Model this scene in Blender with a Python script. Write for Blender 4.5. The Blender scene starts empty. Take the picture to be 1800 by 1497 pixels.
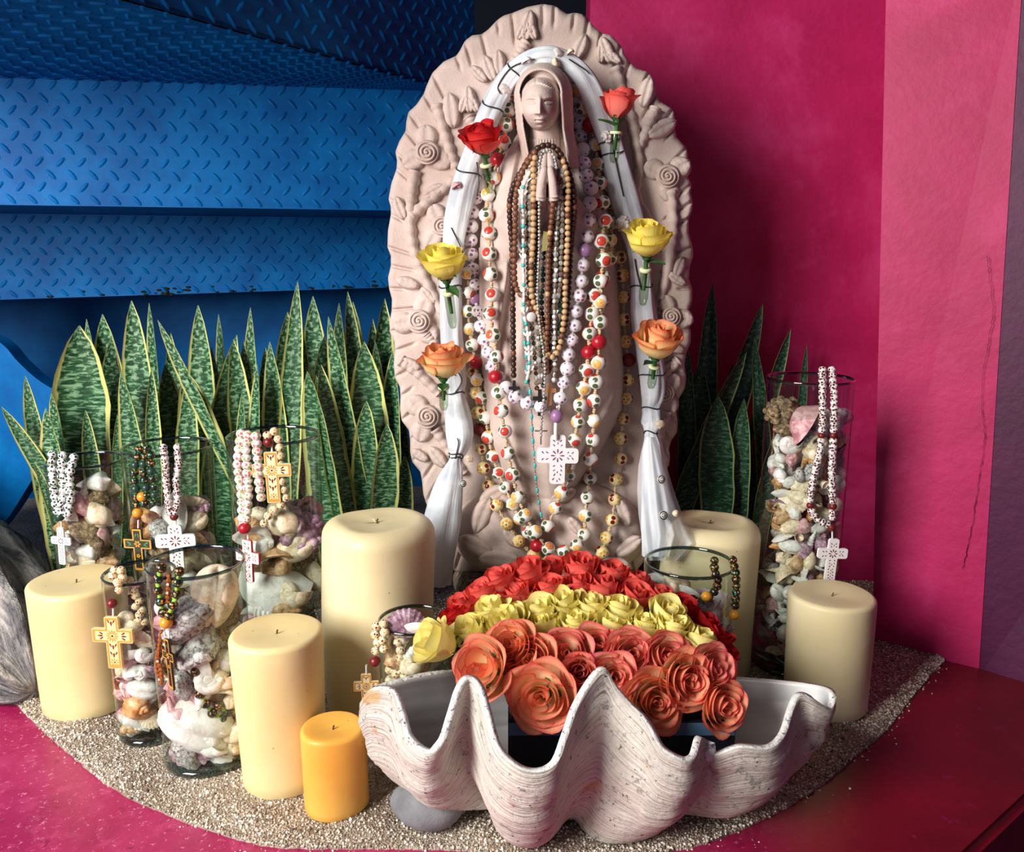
import bpy, bmesh, math, random
import numpy as np
from mathutils import Vector, Matrix, Euler, Quaternion

random.seed(7)
rng = np.random.default_rng(11)
scene = bpy.context.scene
COL = scene.collection
PI = math.pi

# ------------------------------------------------------------------ camera
HC, PITCH, FPX, IW, IH = 0.85, math.radians(11.5), 1500.0, 1800.0, 1497.0
cam_data = bpy.data.cameras.new('camera')
cam_data.sensor_fit = 'HORIZONTAL'
cam_data.sensor_width = 36.0
cam_data.lens = 36.0 * FPX / IW
cam_data.clip_start = 0.02
cam = bpy.data.objects.new('camera', cam_data)
COL.objects.link(cam)
cam.location = (0, 0, HC)
cam.rotation_euler = (PI / 2 - PITCH, 0, 0)
scene.camera = cam

# ------------------------------------------------------------------ world, daylight, exposure
world = bpy.data.worlds.new('world')
scene.world = world
world.use_nodes = True
bg = world.node_tree.nodes['Background']
bg.inputs['Color'].default_value = (0.78, 0.86, 1.0, 1)
bg.inputs['Strength'].default_value = 0.2

def area_light(name, loc, target, sx, sy, power, color):
    d = bpy.data.lights.new(name, 'AREA')
    d.shape = 'RECTANGLE'
    d.size, d.size_y = sx, sy
    d.energy = power
    d.color = color
    o = bpy.data.objects.new(name, d)
    COL.objects.link(o)
    o.location = loc
    o.rotation_euler = (Vector(target) - Vector(loc)).to_track_quat('-Z', 'Y').to_euler()
    return o
# daylight through the open side of the patio, front left of the shrine
area_light('daylight_opening', (-1.85, -0.35, 1.50), (0.0, 1.6, 0.5), 1.1, 1.5, 110, (1.0, 0.965, 0.92))

vs = scene.view_settings
vs.view_transform = 'Standard'
vs.look = 'None'
vs.gamma = 1.0
vs.use_curve_mapping = False
vs.exposure = 0.32
scene.cycles.max_bounces = 7
scene.cycles.diffuse_bounces = 3
scene.cycles.glossy_bounces = 3
scene.cycles.transmission_bounces = 4
scene.cycles.transparent_max_bounces = 14

# ------------------------------------------------------------------ pixel helpers (photograph 1800x1497)
CP, SP = math.cos(PITCH), math.sin(PITCH)
def ray(px, py):
    a = (px - IW / 2) / FPX
    b = (IH / 2 - py) / FPX
    return Vector((a, CP + b * SP, -SP + b * CP))
def P(px, py, Y):
    """point of the place seen at a pixel, at distance Y into the room"""
    d = ray(px, py)
    t = Y / d.y
    return Vector((d.x * t, Y, HC + d.z * t))
def G(px, py, z=0.0):
    d = ray(px, py)
    t = (z - HC) / d.z
    return Vector((d.x * t, d.y * t, z))
def PN(px, py, Y):
    """vectorised P"""
    a = (px - IW / 2) / FPX
    b = (IH / 2 - py) / FPX
    dy = CP + b * SP
    t = Y / dy
    return np.stack([a * t, Y + 0 * t, HC + (-SP + b * CP) * t], -1)
def pxm(v):
    """metres per pixel at a point"""
    return (v.y * CP + (HC - v.z) * SP) / FPX

# ------------------------------------------------------------------ mesh helpers
def mesh_np(name, verts, faces, uv=None, mats=(), smooth=True, face_mat=None):
    me = bpy.data.meshes.new(name)
    verts = np.asarray(verts, dtype=np.float32).reshape(-1, 3)
    if isinstance(faces, np.ndarray):
        n, k = faces.shape
        me.vertices.add(len(verts))
        me.vertices.foreach_set('co', verts.ravel())
        me.loops.add(n * k)
        me.loops.foreach_set('vertex_index', faces.astype(np.int32).ravel())
        me.polygons.add(n)
        me.polygons.foreach_set('loop_start', np.arange(0, n * k, k, dtype=np.int32))
        me.update(calc_edges=True)
    else:
        me.from_pydata([tuple(v) for v in verts.tolist()], [], faces)
        me.update()
    if uv is not None:
        uvl = me.uv_layers.new(name='UVMap')
        idx = np.zeros(len(me.loops), dtype=np.int32)
        me.loops.foreach_get('vertex_index', idx)
        uvl.data.foreach_set('uv', np.asarray(uv, dtype=np.float32)[idx].ravel())
    for m in mats:
        me.materials.append(m)
    if face_mat is not None:
        me.polygons.foreach_set('material_index', np.asarray(face_mat, dtype=np.int32))
    if smooth:
        me.polygons.foreach_set('use_smooth', np.ones(len(me.polygons), dtype=bool))
    me.validate()
    return me

def grid_faces(nu, nv, cu=False, cv=False):
    iu = np.arange(nu if cu else nu - 1)
    iv = np.arange(nv if cv else nv - 1)
    a, b = np.meshgrid(iu, iv, indexing='ij')
    a2, b2 = (a + 1) % nu, (b + 1) % nv
    return np.stack([a * nv + b, a2 * nv + b, a2 * nv + b2, a * nv + b2], -1).reshape(-1, 4)

def grid_mesh(name, pts, mats, cu=False, cv=False, uv=True, smooth=True, flip=False):
    pts = np.asarray(pts)
    nu, nv = pts.shape[:2]
    f = grid_faces(nu, nv, cu, cv)
    if flip:
        f = f[:, ::-1]
    uvs = None
    if uv:
        u, v = np.meshgrid(np.linspace(0, 1, nu), np.linspace(0, 1, nv), indexing='ij')
        uvs = np.stack([u, v], -1).reshape(-1, 2)
    return mesh_np(name, pts.reshape(-1, 3), f, uvs, mats, smooth)

class MB:
    """collects pieces of ONE mesh"""
    def __init__(self):
        self.v, self.f, self.m = [], [], []
    def add(self, verts, faces, mi=0):
        o = len(self.v)
        self.v += [tuple(map(float, q)) for q in verts]
        for f in faces:
            self.f.append([int(i) + o for i in f])
            self.m.append(mi)
    def grid(self, pts, cu=False, cv=False, mi=0):
        pts = np.asarray(pts)
        self.add(pts.reshape(-1, 3), grid_faces(pts.shape[0], pts.shape[1], cu, cv).tolist(), mi)
    def tube(self, path, radii, n=8, mi=0, cap=True, sy=1.0):
        pts, rings = tube_pts(path, radii, n, sy)
        self.grid(pts, cv=True, mi=mi)
        if cap:
            o = len(self.v) - pts.shape[0] * n
            self.f.append([o + k for k in range(n)][::-1]); self.m.append(mi)
            o2 = len(self.v) - n
            self.f.append([o2 + k for k in range(n)]); self.m.append(mi)
    def box(self, c, s, rot=None, mi=0):
        vs_ = []
        for x in (-1, 1):
            for y in (-1, 1):
                for z in (-1, 1):
                    q = Vector((x * s[0] / 2, y * s[1] / 2, z * s[2] / 2))
                    if rot is not None:
                        q = rot @ q
                    vs_.append(q + Vector(c))
        self.add(vs_, [(0, 1, 3, 2), (4, 6, 7, 5), (0, 4, 5, 1), (2, 3, 7, 6), (0, 2, 6, 4), (1, 5, 7, 3)], mi)
    def sphere(self, c, r, nu=12, nv=8, mi=0, sc=(1, 1, 1), rot=None):
        vs_, fs = sphere_vf(nu, nv)
        vs_ = vs_ * np.array(sc) * r
        if rot is not None:
            vs_ = vs_ @ np.array(rot.to_3x3() if hasattr(rot, 'to_3x3') else rot).T
        self.add(vs_ + np.array(c), fs, mi)
    def mesh(self, name, mats, smooth=True, origin=None):
        v = np.array(self.v)
        if origin is not None:
            v = v - np.array(origin)
        me = mesh_np(name, v, self.f, None, mats, smooth, self.m)
        return me

def sphere_vf(nu, nv):
    vs_ = [(0, 0, 1)]
    for j in range(1, nv):
        t = PI * j / nv
        for i in range(nu):
            a = 2 * PI * i / nu
            vs_.append((math.sin(t) * math.cos(a), math.sin(t) * math.sin(a), math.cos(t)))
    vs_.append((0, 0, -1))
    fs = []
    for i in range(nu):
        fs.append((0, 1 + i, 1 + (i + 1) % nu))
    for j in range(nv - 2):
        for i in range(nu):
            a, b = 1 + j * nu + i, 1 + j * nu + (i + 1) % nu
            fs.append((a, a + nu, b + nu, b))
    l = len(vs_) - 1
    o = 1 + (nv - 2) * nu
    for i in range(nu):
        fs.append((o + i, l, o + (i + 1) % nu))
    return np.array(vs_, dtype=float), fs

def tube_pts(path, radii, n=8, sy=1.0, side=None):
    path = np.array([tuple(p) for p in path], dtype=float)
    m = len(path)
    if np.isscalar(radii):
        radii = [radii] * m
    tang = np.gradient(path, axis=0)
    tang /= np.linalg.norm(tang, axis=1, keepdims=True) + 1e-12
    ref = np.array([0, 1.0, 0]) if side is None else np.array(side, dtype=float)
    if abs(tang[0] @ ref) > 0.95:
        ref = np.array([1.0, 0, 0])
    out = np.zeros((m, n, 3))
    frames = []
    for i in range(m):
        b = ref - tang[i] * (ref @ tang[i])
        b /= np.linalg.norm(b) + 1e-12
        a = np.cross(tang[i], b)
        ref = b if side is None else ref
        frames.append((a, b))
        for k in range(n):
            t = 2 * PI * k / n
            out[i, k] = path[i] + radii[i] * (math.cos(t) * a + sy * math.sin(t) * b)
    return out, frames

def spline(pts, n, closed=False):
    """Catmull-Rom through control rows, n samples"""
    p = np.array([tuple(q) for q in pts], dtype=float)
    m = len(p)
    out = []
    segs = m if closed else m - 1
    for t in np.linspace(0, segs, n, endpoint=not closed):
        i = min(int(t), segs - 1)
        f = t - i
        if closed:
            q = [p[(i + k - 1) % m] for k in range(4)]
        else:
            q = [p[min(max(i + k - 1, 0), m - 1)] for k in range(4)]
        out.append(0.5 * (2 * q[1] + (q[2] - q[0]) * f + (2 * q[0] - 5 * q[1] + 4 * q[2] - q[3]) * f * f
                          + (3 * q[1] - q[0] - 3 * q[2] + q[3]) * f ** 3))
    return np.array(out)

def resample(path, step, start=0.0):
    path = np.asarray(path, dtype=float)
    d = np.concatenate([[0], np.cumsum(np.linalg.norm(np.diff(path, axis=0), axis=1))])
    s = np.arange(start, d[-1], step)
    return np.stack([np.interp(s, d, path[:, k]) for k in range(path.shape[1])], -1)

# ------------------------------------------------------------------ object helpers
def link(name, me, parent=None, loc=(0, 0, 0), rot=None, scale=None, kind=None):
    o = bpy.data.objects.new(name, me)
    COL.objects.link(o)
    o.location = loc
    if rot is not None:
        if isinstance(rot, Quaternion):
            o.rotation_mode = 'QUATERNION'
            o.rotation_quaternion = rot
        elif isinstance(rot, Matrix):
            o.rotation_mode = 'QUATERNION'
            o.rotation_quaternion = rot.to_quaternion()
        else:
            o.rotation_euler = rot
    if scale is not None:
        o.scale = (scale,) * 3 if np.isscalar(scale) else scale
    if parent is not None:
        o.parent = parent
    if kind:
        o['kind'] = kind
    return o
def tag(o, label, cat, group=None):
    o['label'] = label
    o['category'] = cat
    if group:
        o['group'] = group
    return o
def thing(name, label, cat, loc=(0, 0, 0), rot=None, group=None, scale=None):
    o = link(name, None, None, loc, rot, scale)
    o.empty_display_size = 0.02
    return tag(o, label, cat, group)
def struct(name, me, parent=None, loc=(0, 0, 0), rot=None):
    o = link(name, me, parent, loc, rot)
    if parent is None:
        o['kind'] = 'structure'
    return o
def localize(pts, o):
    return np.asarray(pts) - np.array(o.location)

# ------------------------------------------------------------------ material helpers
class NT:
    def __init__(self, name, rough=0.5, spec=0.5, base=None):
        self.m = bpy.data.materials.new(name)
        self.m.use_nodes = True
        self.t = self.m.node_tree
        self.b = self.t.nodes['Principled BSDF']
        self.out = self.t.nodes['Material Output']
        self.b.inputs['Roughness'].default_value = rough
        self.b.inputs['Specular IOR Level'].default_value = spec
        if base is not None:
            self.b.inputs['Base Color'].default_value = rgb(base)
    def n(self, typ, **kw):
        nd = self.t.nodes.new(typ)
        for k, v in kw.items():
            setattr(nd, k, v)
        return nd
    def put(self, sock, v):
        if isinstance(v, bpy.types.NodeSocket):
            self.t.links.new(v, sock)
        elif isinstance(v, tuple) and len(v) == 3 and sock.type == 'RGBA':
            sock.default_value = rgb(v)
        else:
            sock.default_value = v
    def math(self, op, a, b=0.0, clamp=False):
        nd = self.n('ShaderNodeMath', operation=op, use_clamp=clamp)
        self.put(nd.inputs[0], a); self.put(nd.inputs[1], b)
        return nd.outputs[0]
    def mix(self, f, a, b, mode='MIX'):
        nd = self.n('ShaderNodeMix', data_type='RGBA', blend_type=mode)
        self.put(nd.inputs['Factor'], f)
        self.put(nd.inputs[6], a); self.put(nd.inputs[7], b)
        return nd.outputs[2]
    def ramp(self, f, stops, interp='LINEAR'):
        nd = self.n('ShaderNodeValToRGB')
        cr = nd.color_ramp
        cr.interpolation = interp
        while len(cr.elements) < len(stops):
            cr.elements.new(0.5)
        for e, (p, c) in zip(cr.elements, stops):
            e.position = p
            e.color = rgb(c)
        self.put(nd.inputs[0], f)
        return nd.outputs[0]
    def step(self, v, lo, hi):
        nd = self.n('ShaderNodeMapRange', interpolation_type='SMOOTHSTEP')
        self.put(nd.inputs[0], v)
        nd.inputs[1].default_value = lo; nd.inputs[2].default_value = hi
        return nd.outputs[0]
    def coord(self, kind='Object', scale=None, rot=None, loc=None):
        c = self.n('ShaderNodeTexCoord').outputs[kind]
        if scale is not None or rot is not None or loc is not None:
            mp = self.n('ShaderNodeMapping')
            self.put(mp.inputs[0], c)
            if scale is not None: mp.inputs['Scale'].default_value = scale
            if rot is not None: mp.inputs['Rotation'].default_value = rot
            if loc is not None: mp.inputs['Location'].default_value = loc
            c = mp.outputs[0]
        return c
    def noise(self, vec, scale=5.0, detail=3.0, rough=0.55, dist=0.0, out=0):
        nd = self.n('ShaderNodeTexNoise')
        self.put(nd.inputs['Vector'], vec)
        nd.inputs['Scale'].default_value = scale
        nd.inputs['Detail'].default_value = detail
        nd.inputs['Roughness'].default_value = rough
        nd.inputs['Distortion'].default_value = dist
        return nd.outputs[out]
    def vor(self, vec, scale=5.0, out=0, feature='F1', rnd=1.0):
        nd = self.n('ShaderNodeTexVoronoi', feature=feature)
        self.put(nd.inputs['Vector'], vec)
        nd.inputs['Scale'].default_value = scale
        nd.inputs['Randomness'].default_value = rnd
        return nd.outputs[out]
    def wave(self, vec, scale=5.0, dist=2.0, detail=2.0, dscale=1.0, direction='X'):
        nd = self.n('ShaderNodeTexWave', bands_direction=direction)
        self.put(nd.inputs['Vector'], vec)
        nd.inputs['Scale'].default_value = scale
        nd.inputs['Distortion'].default_value = dist
        nd.inputs['Detail'].default_value = detail
        nd.inputs['Detail Scale'].default_value = dscale
        return nd.outputs[0]
    def rnd(self):
        return self.n('ShaderNodeObjectInfo').outputs['Random']
    def sep(self, vec):
        nd = self.n('ShaderNodeSeparateXYZ')
        self.put(nd.inputs[0], vec)
        return nd.outputs
    def dot(self, a, d):
        nd = self.n('ShaderNodeVectorMath', operation='DOT_PRODUCT')
        self.put(nd.inputs[0], a)
        nd.inputs[1].default_value = d
        return nd.outputs['Value']
    def norm(self, a):
        nd = self.n('ShaderNodeVectorMath', operation='NORMALIZE')
        self.put(nd.inputs[0], a)
        return nd.outputs[0]
    def bump(self, h, strength=0.3, dist=0.01):
        nd = self.n('ShaderNodeBump')
        nd.inputs['Strength'].default_value = strength
        nd.inputs['Distance'].default_value = dist
        self.put(nd.inputs['Height'], h)
        self.put(self.b.inputs['Normal'], nd.outputs[0])
    def color(self, c):
        self.put(self.b.inputs['Base Color'], c)
    def set(self, name, v):
        self.put(self.b.inputs[name], v)
        return self
def s2l(c):
    return c / 12.92 if c <= 0.04045 else ((c + 0.055) / 1.055) ** 2.4
def rgb(c):
    """0-255 sRGB or 0-1 linear tuple -> RGBA"""
    if max(c[:3]) > 1.0:
        return tuple(s2l(x / 255.0) for x in c[:3]) + (1.0,)
    return tuple(c[:3]) + (1.0,)

# ================================================================== MATERIALS
def paint_wall(name, c1, c2, c3, rough=0.55, bump=0.25):
    t = NT(name, rough, 0.4)
    v = t.coord('Object')
    a = t.noise(v, 3.2, 5, 0.62, 0.4)
    b = t.noise(v, 14, 4, 0.6)
    c = t.ramp(a, [(0.30, c1), (0.52, c2), (0.72, c3)])
    c = t.mix(t.math('MULTIPLY', t.step(b, 0.55, 0.75), 0.35), c, c3)
    t.color(c)
    t.bump(t.math('ADD', t.math('MULTIPLY', b, 0.5), t.noise(v, 60, 3)), bump, 0.004)
    return t.m
M = {}
M['wall_pink'] = paint_wall('pink limewash', (168, 14, 78), (188, 28, 94), (206, 60, 122))
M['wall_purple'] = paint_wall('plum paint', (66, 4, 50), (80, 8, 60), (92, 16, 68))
t = NT('pink floor paint', 0.38, 0.5)
v = t.coord('Object')
a = t.noise(v, 5, 5, 0.65, 0.3); b = t.noise(v, 55, 3, 0.7)
c = t.ramp(a, [(0.3, (144, 18, 70)), (0.55, (168, 32, 88)), (0.75, (184, 56, 106))])
# right end: shade painted in as darker crimson; left end worn pink
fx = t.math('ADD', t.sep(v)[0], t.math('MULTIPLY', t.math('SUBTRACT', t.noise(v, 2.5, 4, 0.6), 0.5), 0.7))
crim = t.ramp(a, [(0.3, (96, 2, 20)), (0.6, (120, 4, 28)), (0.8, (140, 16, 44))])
right_shade = t.step(fx, 0.05, 0.55)
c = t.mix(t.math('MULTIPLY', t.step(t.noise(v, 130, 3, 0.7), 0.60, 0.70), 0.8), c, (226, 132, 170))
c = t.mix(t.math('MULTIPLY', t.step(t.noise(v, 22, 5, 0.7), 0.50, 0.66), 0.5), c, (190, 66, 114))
c = t.mix(right_shade, c, crim)
c = t.mix(t.step(t.noise(v, 34, 4, 0.7), 0.62, 0.7), c, (130, 14, 62))
t.color(c)
t.bump(b, 0.25, 0.003)
M['floor'] = t.m

t = NT('blue enamel paint', 0.5, 0.12)
v = t.coord('Object')
a = t.noise(v, 9, 4, 0.6)
c = t.ramp(a, [(0.35, (0, 84, 152)), (0.65, (0, 108, 178))])
rust = t.step(t.noise(v, 26, 5, 0.7), 0.70, 0.73)
t.color(t.mix(rust, c, (22, 40, 40)))
t.bump(t.noise(v, 40, 3), 0.12, 0.004)
M['blue'] = t.m
M['blue_dark'] = NT('dark blue paint', 0.6, 0.3, (2, 34, 92)).m
M['void'] = NT('unlit dark backing', 0.8, 0.2, (3, 8, 26)).m  # near-black: the unlit depth behind the stairs is put into the colour
M['black'] = NT('black', 0.5, 0.4, (14, 14, 18)).m
M['rust'] = NT('rust spots', 0.9, 0.2, (28, 34, 24)).m

t = NT('sand bed', 0.95, 0.2)
v = t.coord('Object')
c = t.ramp(t.vor(v, 330, 1), [(0.0, (104, 92, 84)), (0.5, (172, 156, 138)), (1.0, (214, 202, 186))])
c = t.mix(t.step(t.noise(v, 7, 4), 0.45, 0.65), c, (150, 132, 116))
t.color(c)
t.bump(t.vor(v, 300, 0), 0.8, 0.004)
M['sand'] = t.m
t = NT('sand grains', 0.95, 0.1)
gi = t.n('ShaderNodeNewGeometry').outputs['Random Per Island']
t.color(t.ramp(gi, [(0.0, (84, 74, 70)), (0.18, (160, 144, 126)), (0.45, (212, 200, 182)), (0.75, (234, 226, 212)), (1.0, (250, 246, 238))]))
M['grains'] = t.m

def stone(name, c1, c2, c3, sc=6.0):
    t = NT(name, 0.82, 0.25)
    v = t.coord('Object')
    a = t.noise(v, sc, 5, 0.6, 0.2)
    c = t.ramp(a, [(0.3, c1), (0.52, c2), (0.75, c3)])
    g = t.noise(v, sc * 45, 3, 0.7)
    c = t.mix(t.math('MULTIPLY', t.step(g, 0.58, 0.75), 0.4), c, c1)
    t.color(c)
    t.bump(t.math('ADD', g, t.math('MULTIPLY', t.noise(v, sc * 8, 3), 1.4)), 0.35, 0.003)
    return t.m
M['stone'] = stone('pink cantera stone', (178, 158, 148), (208, 188, 178), (222, 206, 198))
M['pebble'] = stone('grey river stone', (96, 98, 102), (128, 130, 134), (152, 154, 156), 14)
M['driftwood'] = stone('weathered grey driftwood', (78, 78, 84), (138, 136, 138), (186, 182, 180), 9)

t = NT('ridged driftwood', 0.9, 0.2)
uvw = t.coord('UV', (5, 26, 1))
a = t.noise(uvw, 1.0, 6, 0.7, 0.6)
c = t.ramp(a, [(0.34, (52, 52, 58)), (0.47, (132, 130, 130)), (0.62, (196, 190, 184))])
c = t.mix(t.math('MULTIPLY', t.step(t.noise(t.coord('Object'), 70, 4, 0.7), 0.55, 0.68), 0.6), c, (84, 82, 86))
t.color(c)
t.bump(t.math('ADD', a, t.math('MULTIPLY', t.noise(t.coord('Object'), 60, 4), 0.5)), 1.0, 0.02)
M['driftlog'] = t.m

t = NT('split wood', 0.9, 0.2)
v = t.coord('Object', (60, 60, 6))
a = t.noise(v, 1.0, 5, 0.7, 0.4)
t.color(t.ramp(a, [(0.35, (62, 52, 44)), (0.5, (132, 116, 100)), (0.68, (184, 168, 148))]))
t.bump(a, 0.9, 0.012)
M['wood'] = t.m

def wax(name, c1, c2, sss=0.25):
    t = NT(name, 0.42, 0.4)
    v = t.coord('Object')
    a = t.noise(v, 7, 3, 0.5)
    c = t.ramp(a, [(0.35, c1), (0.65, c2)])
    sp = t.step(t.vor(v, 26, 0), 0.055, 0.03)
    t.color(t.mix(t.math('MULTIPLY', sp, 0.5), c, (120, 96, 62)))
    t.set('Subsurface Weight', sss)
    t.b.inputs['Subsurface Radius'].default_value = (0.03, 0.018, 0.008)
    t.b.inputs['Subsurface Scale'].default_value = 0.5
    t.bump(t.noise(v, 22, 3), 0.10, 0.006)
    return t.m
M['wax'] = wax('ivory wax', (232, 208, 150), (240, 220, 166))
M['wax_pale'] = wax('pale wax', (226, 210, 164), (236, 222, 182))
M['wax_amber'] = wax('amber wax', (232, 166, 66), (240, 184, 88))
M['wick'] = NT('charred wick', 0.9, 0.1, (96, 78, 56)).m

# thin clear glass: Fresnel reflection over a faintly tinted see-through wall
def glass(name, tint, refl=1.0):
    t = NT(name)
    tr = t.n('ShaderNodeBsdfTransparent'); tr.inputs[0].default_value = rgb(tint)
    gl = t.n('ShaderNodeBsdfGlossy'); gl.inputs['Roughness'].default_value = 0.03
    lw = t.n('ShaderNodeLayerWeight'); lw.inputs['Blend'].default_value = 0.5
    f5 = t.math('POWER', lw.outputs['Facing'], 3.0)
    mx = t.n('ShaderNodeMixShader')
    t.put(mx.inputs[0], t.math('MULTIPLY', t.math('ADD', 0.045, t.math('MULTIPLY', f5, 0.75)), refl, True))
    t.t.links.new(tr.outputs[0], mx.inputs[1]); t.t.links.new(gl.outputs[0], mx.inputs[2])
    t.t.links.new(mx.outputs[0], t.out.inputs['Surface'])
    return t.m
M['glass'] = glass('clear glass wall', (240, 246, 243))
M['glass_rim'] = glass('thick glass rim', (136, 156, 152), 2.6)
M['glass_dark'] = glass('dark blue glass', (30, 46, 66), 1.2)

# snake plant leaf: UV u across, v along
t = NT('snake plant leaf', 0.42, 0.45)
uv = t.coord('UV')
s = t.sep(uv)
ed = t.math('ABSOLUTE', t.math('SUBTRACT', s[0], 0.5))
ob = t.coord('Object')
wob = t.math('MULTIPLY', t.math('SUBTRACT', t.noise(ob, 30, 2), 0.5), 0.10)
bands = t.noise(t.coord('UV', (4.5, 84, 1)), 1.0, 4, 0.6, 0.6)
g = t.ramp(bands, [(0.38, (14, 50, 32)), (0.5, (48, 100, 60)), (0.58, (140, 176, 138))])
g = t.mix(t.math('MULTIPLY', t.rnd(), 0.35), g, (30, 76, 44))
t.color(t.mix(t.step(t.math('ADD', ed, wob), 0.395, 0.425), g, (226, 222, 136)))
t.set('Subsurface Weight', 0.05)
M['leaf_snake'] = t.m
t = NT('shaded olive-edged snake plant leaf', 0.42, 0.45)
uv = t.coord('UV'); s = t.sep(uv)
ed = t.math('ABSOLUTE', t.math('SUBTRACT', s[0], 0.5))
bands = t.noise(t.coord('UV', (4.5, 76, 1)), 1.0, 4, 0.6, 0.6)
g = t.ramp(bands, [(0.36, (14, 46, 32)), (0.52, (36, 80, 54)), (0.62, (90, 128, 100))])  # greens darkened for the shade; thin olive margin is the leaf's own
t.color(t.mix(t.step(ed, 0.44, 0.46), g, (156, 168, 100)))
M['leaf_snake_shaded'] = t.m

# rose petals: v runs from the base of the petal to its lip
def petal(name, base, mid, lip, edge=None, rough=0.5, e0=0.86):
    t = NT(name, rough, 0.25)
    uv = t.coord('UV'); s = t.sep(uv)
    n_ = t.noise(t.coord('Object', (4, 4, 4)), 1.2, 3)
    vv = t.math('ADD', s[1], t.math('MULTIPLY', t.math('SUBTRACT', n_, 0.5), 0.16))
    c = t.ramp(vv, [(0.15, base), (0.55, mid), (0.92, lip)])
    if edge is not None:
        ed = t.math('MULTIPLY', t.math('ABSOLUTE', t.math('SUBTRACT', s[0], 0.5)), 2.0)
        e = t.math('MAXIMUM', t.step(ed, 0.86, 1.0), t.step(vv, e0, 1.02))
        c = t.mix(t.math('MULTIPLY', e, 0.85), c, edge)
    hsv = t.n('ShaderNodeHueSaturation')
    hsv.inputs['Hue'].default_value = 0.5
    t.put(hsv.inputs['Value'], t.math('ADD', 0.94, t.math('MULTIPLY', t.rnd(), 0.12)))
    t.put(hsv.inputs['Color'], c)
    t.color(hsv.outputs[0])
    t.bump(t.noise(t.coord('UV', (26, 3, 1)), 1.0, 3), 0.12, 0.01)
    tl = t.n('ShaderNodeBsdfTranslucent')
    t.put(tl.inputs[0], hsv.outputs[0])
    mx = t.n('ShaderNodeMixShader'); mx.inputs[0].default_value = 0.30
    t.t.links.new(t.b.outputs[0], mx.inputs[1]); t.t.links.new(tl.outputs[0], mx.inputs[2])
    t.t.links.new(mx.outputs[0], t.out.inputs['Surface'])
    return t.m
M['petal_red'] = petal('red rose petal', (248, 140, 122), (246, 130, 114), (242, 108, 96), (226, 72, 66))
M['petal_crimson'] = petal('crimson rose petal', (244, 112, 96), (236, 76, 66), (216, 44, 46), (186, 22, 32))
M['petal_yellow'] = petal('yellow rose petal', (255, 248, 178), (255, 248, 178), (255, 246, 168), (254, 234, 120))
M['petal_lemon'] = petal('bright yellow rose petal', (254, 242, 130), (255, 244, 130), (255, 242, 130), (250, 222, 84))
M['petal_orange'] = petal('peach rose petal', (255, 234, 184), (255, 198, 152), (252, 164, 128), (236, 84, 88), e0=.87)
M['petal_pink'] = petal('pink edged rose petal', (255, 230, 190), (255, 192, 158), (248, 154, 136), (226, 76, 100), e0=.85)
M['petal_peach'] = petal('orange edged yellow rose petal', (255, 244, 180), (255, 230, 160), (252, 186, 128), (240, 116, 86), e0=.86)
t = NT('rose stem green', 0.5, 0.4); n_ = t.noise(t.coord('Object'), 30, 3)
t.color(t.ramp(n_, [(0.3, (26, 62, 30)), (0.7, (70, 116, 58))])); M['green'] = t.m
M['vial'] = glass('flower tube plastic', (216, 226, 210))
M['vial_cap'] = NT('pale green rubber cap', 0.5, 0.4, (218, 226, 178)).m

# giant clam
t = NT('chalky giant clam shell', 0.85, 0.25)
uv = t.coord('UV'); v = t.coord('Object')
s = t.sep(uv)
gl = t.noise(t.coord('UV', (14, 90, 1)), 1.0, 4, 0.65, 0.3)
c = t.ramp(gl, [(0.30, (152, 144, 132)), (0.43, (208, 200, 188)), (0.7, (236, 231, 222))])
pk = t.noise(v, 9, 3)
c = t.mix(t.math('MULTIPLY', t.step(pk, 0.50, 0.70), 0.30), c, (218, 192, 182))
c = t.mix(t.step(t.noise(v, 120, 3, 0.7), 0.64, 0.70), c, (70, 66, 68))
c = t.mix(t.math('MULTIPLY', t.step(t.noise(v, 15, 2), 0.64, 0.72), 0.8), c, (214, 166, 108))
c = t.mix(t.math('MULTIPLY', t.step(t.noise(t.coord('Object', None, None, (3.1, 1.7, .4)), 14, 3), 0.67, 0.74), 0.6), c, (156, 100, 98))
c = t.mix(t.math('MULTIPLY', t.step(t.noise(v, 60, 4, 0.75), 0.56, 0.66), 0.55), c, (96, 92, 92))
t.color(c)
t.bump(t.math('ADD', gl, t.math('MULTIPLY', t.noise(v, 90, 3), 0.5)), 0.8, 0.006)
M['clam_out'] = t.m
t = NT('smooth pearly clam lining', 0.32, 0.5)
v = t.coord('Object')
t.color(t.ramp(t.noise(v, 6, 3), [(0.3, (190, 194, 200)), (0.55, (224, 224, 224)), (0.75, (236, 228, 220))]))
M['clam_in'] = t.m
t = NT('chipped clam rim', 0.7, 0.3)
v = t.coord('Object')
t.color(t.mix(t.step(t.noise(v, 130, 4, 0.75), 0.57, 0.64), (232, 230, 226), (110, 110, 116)))
t.bump(t.noise(v, 120, 3), 0.6, 0.004)
M['clam_rim'] = t.m

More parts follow.
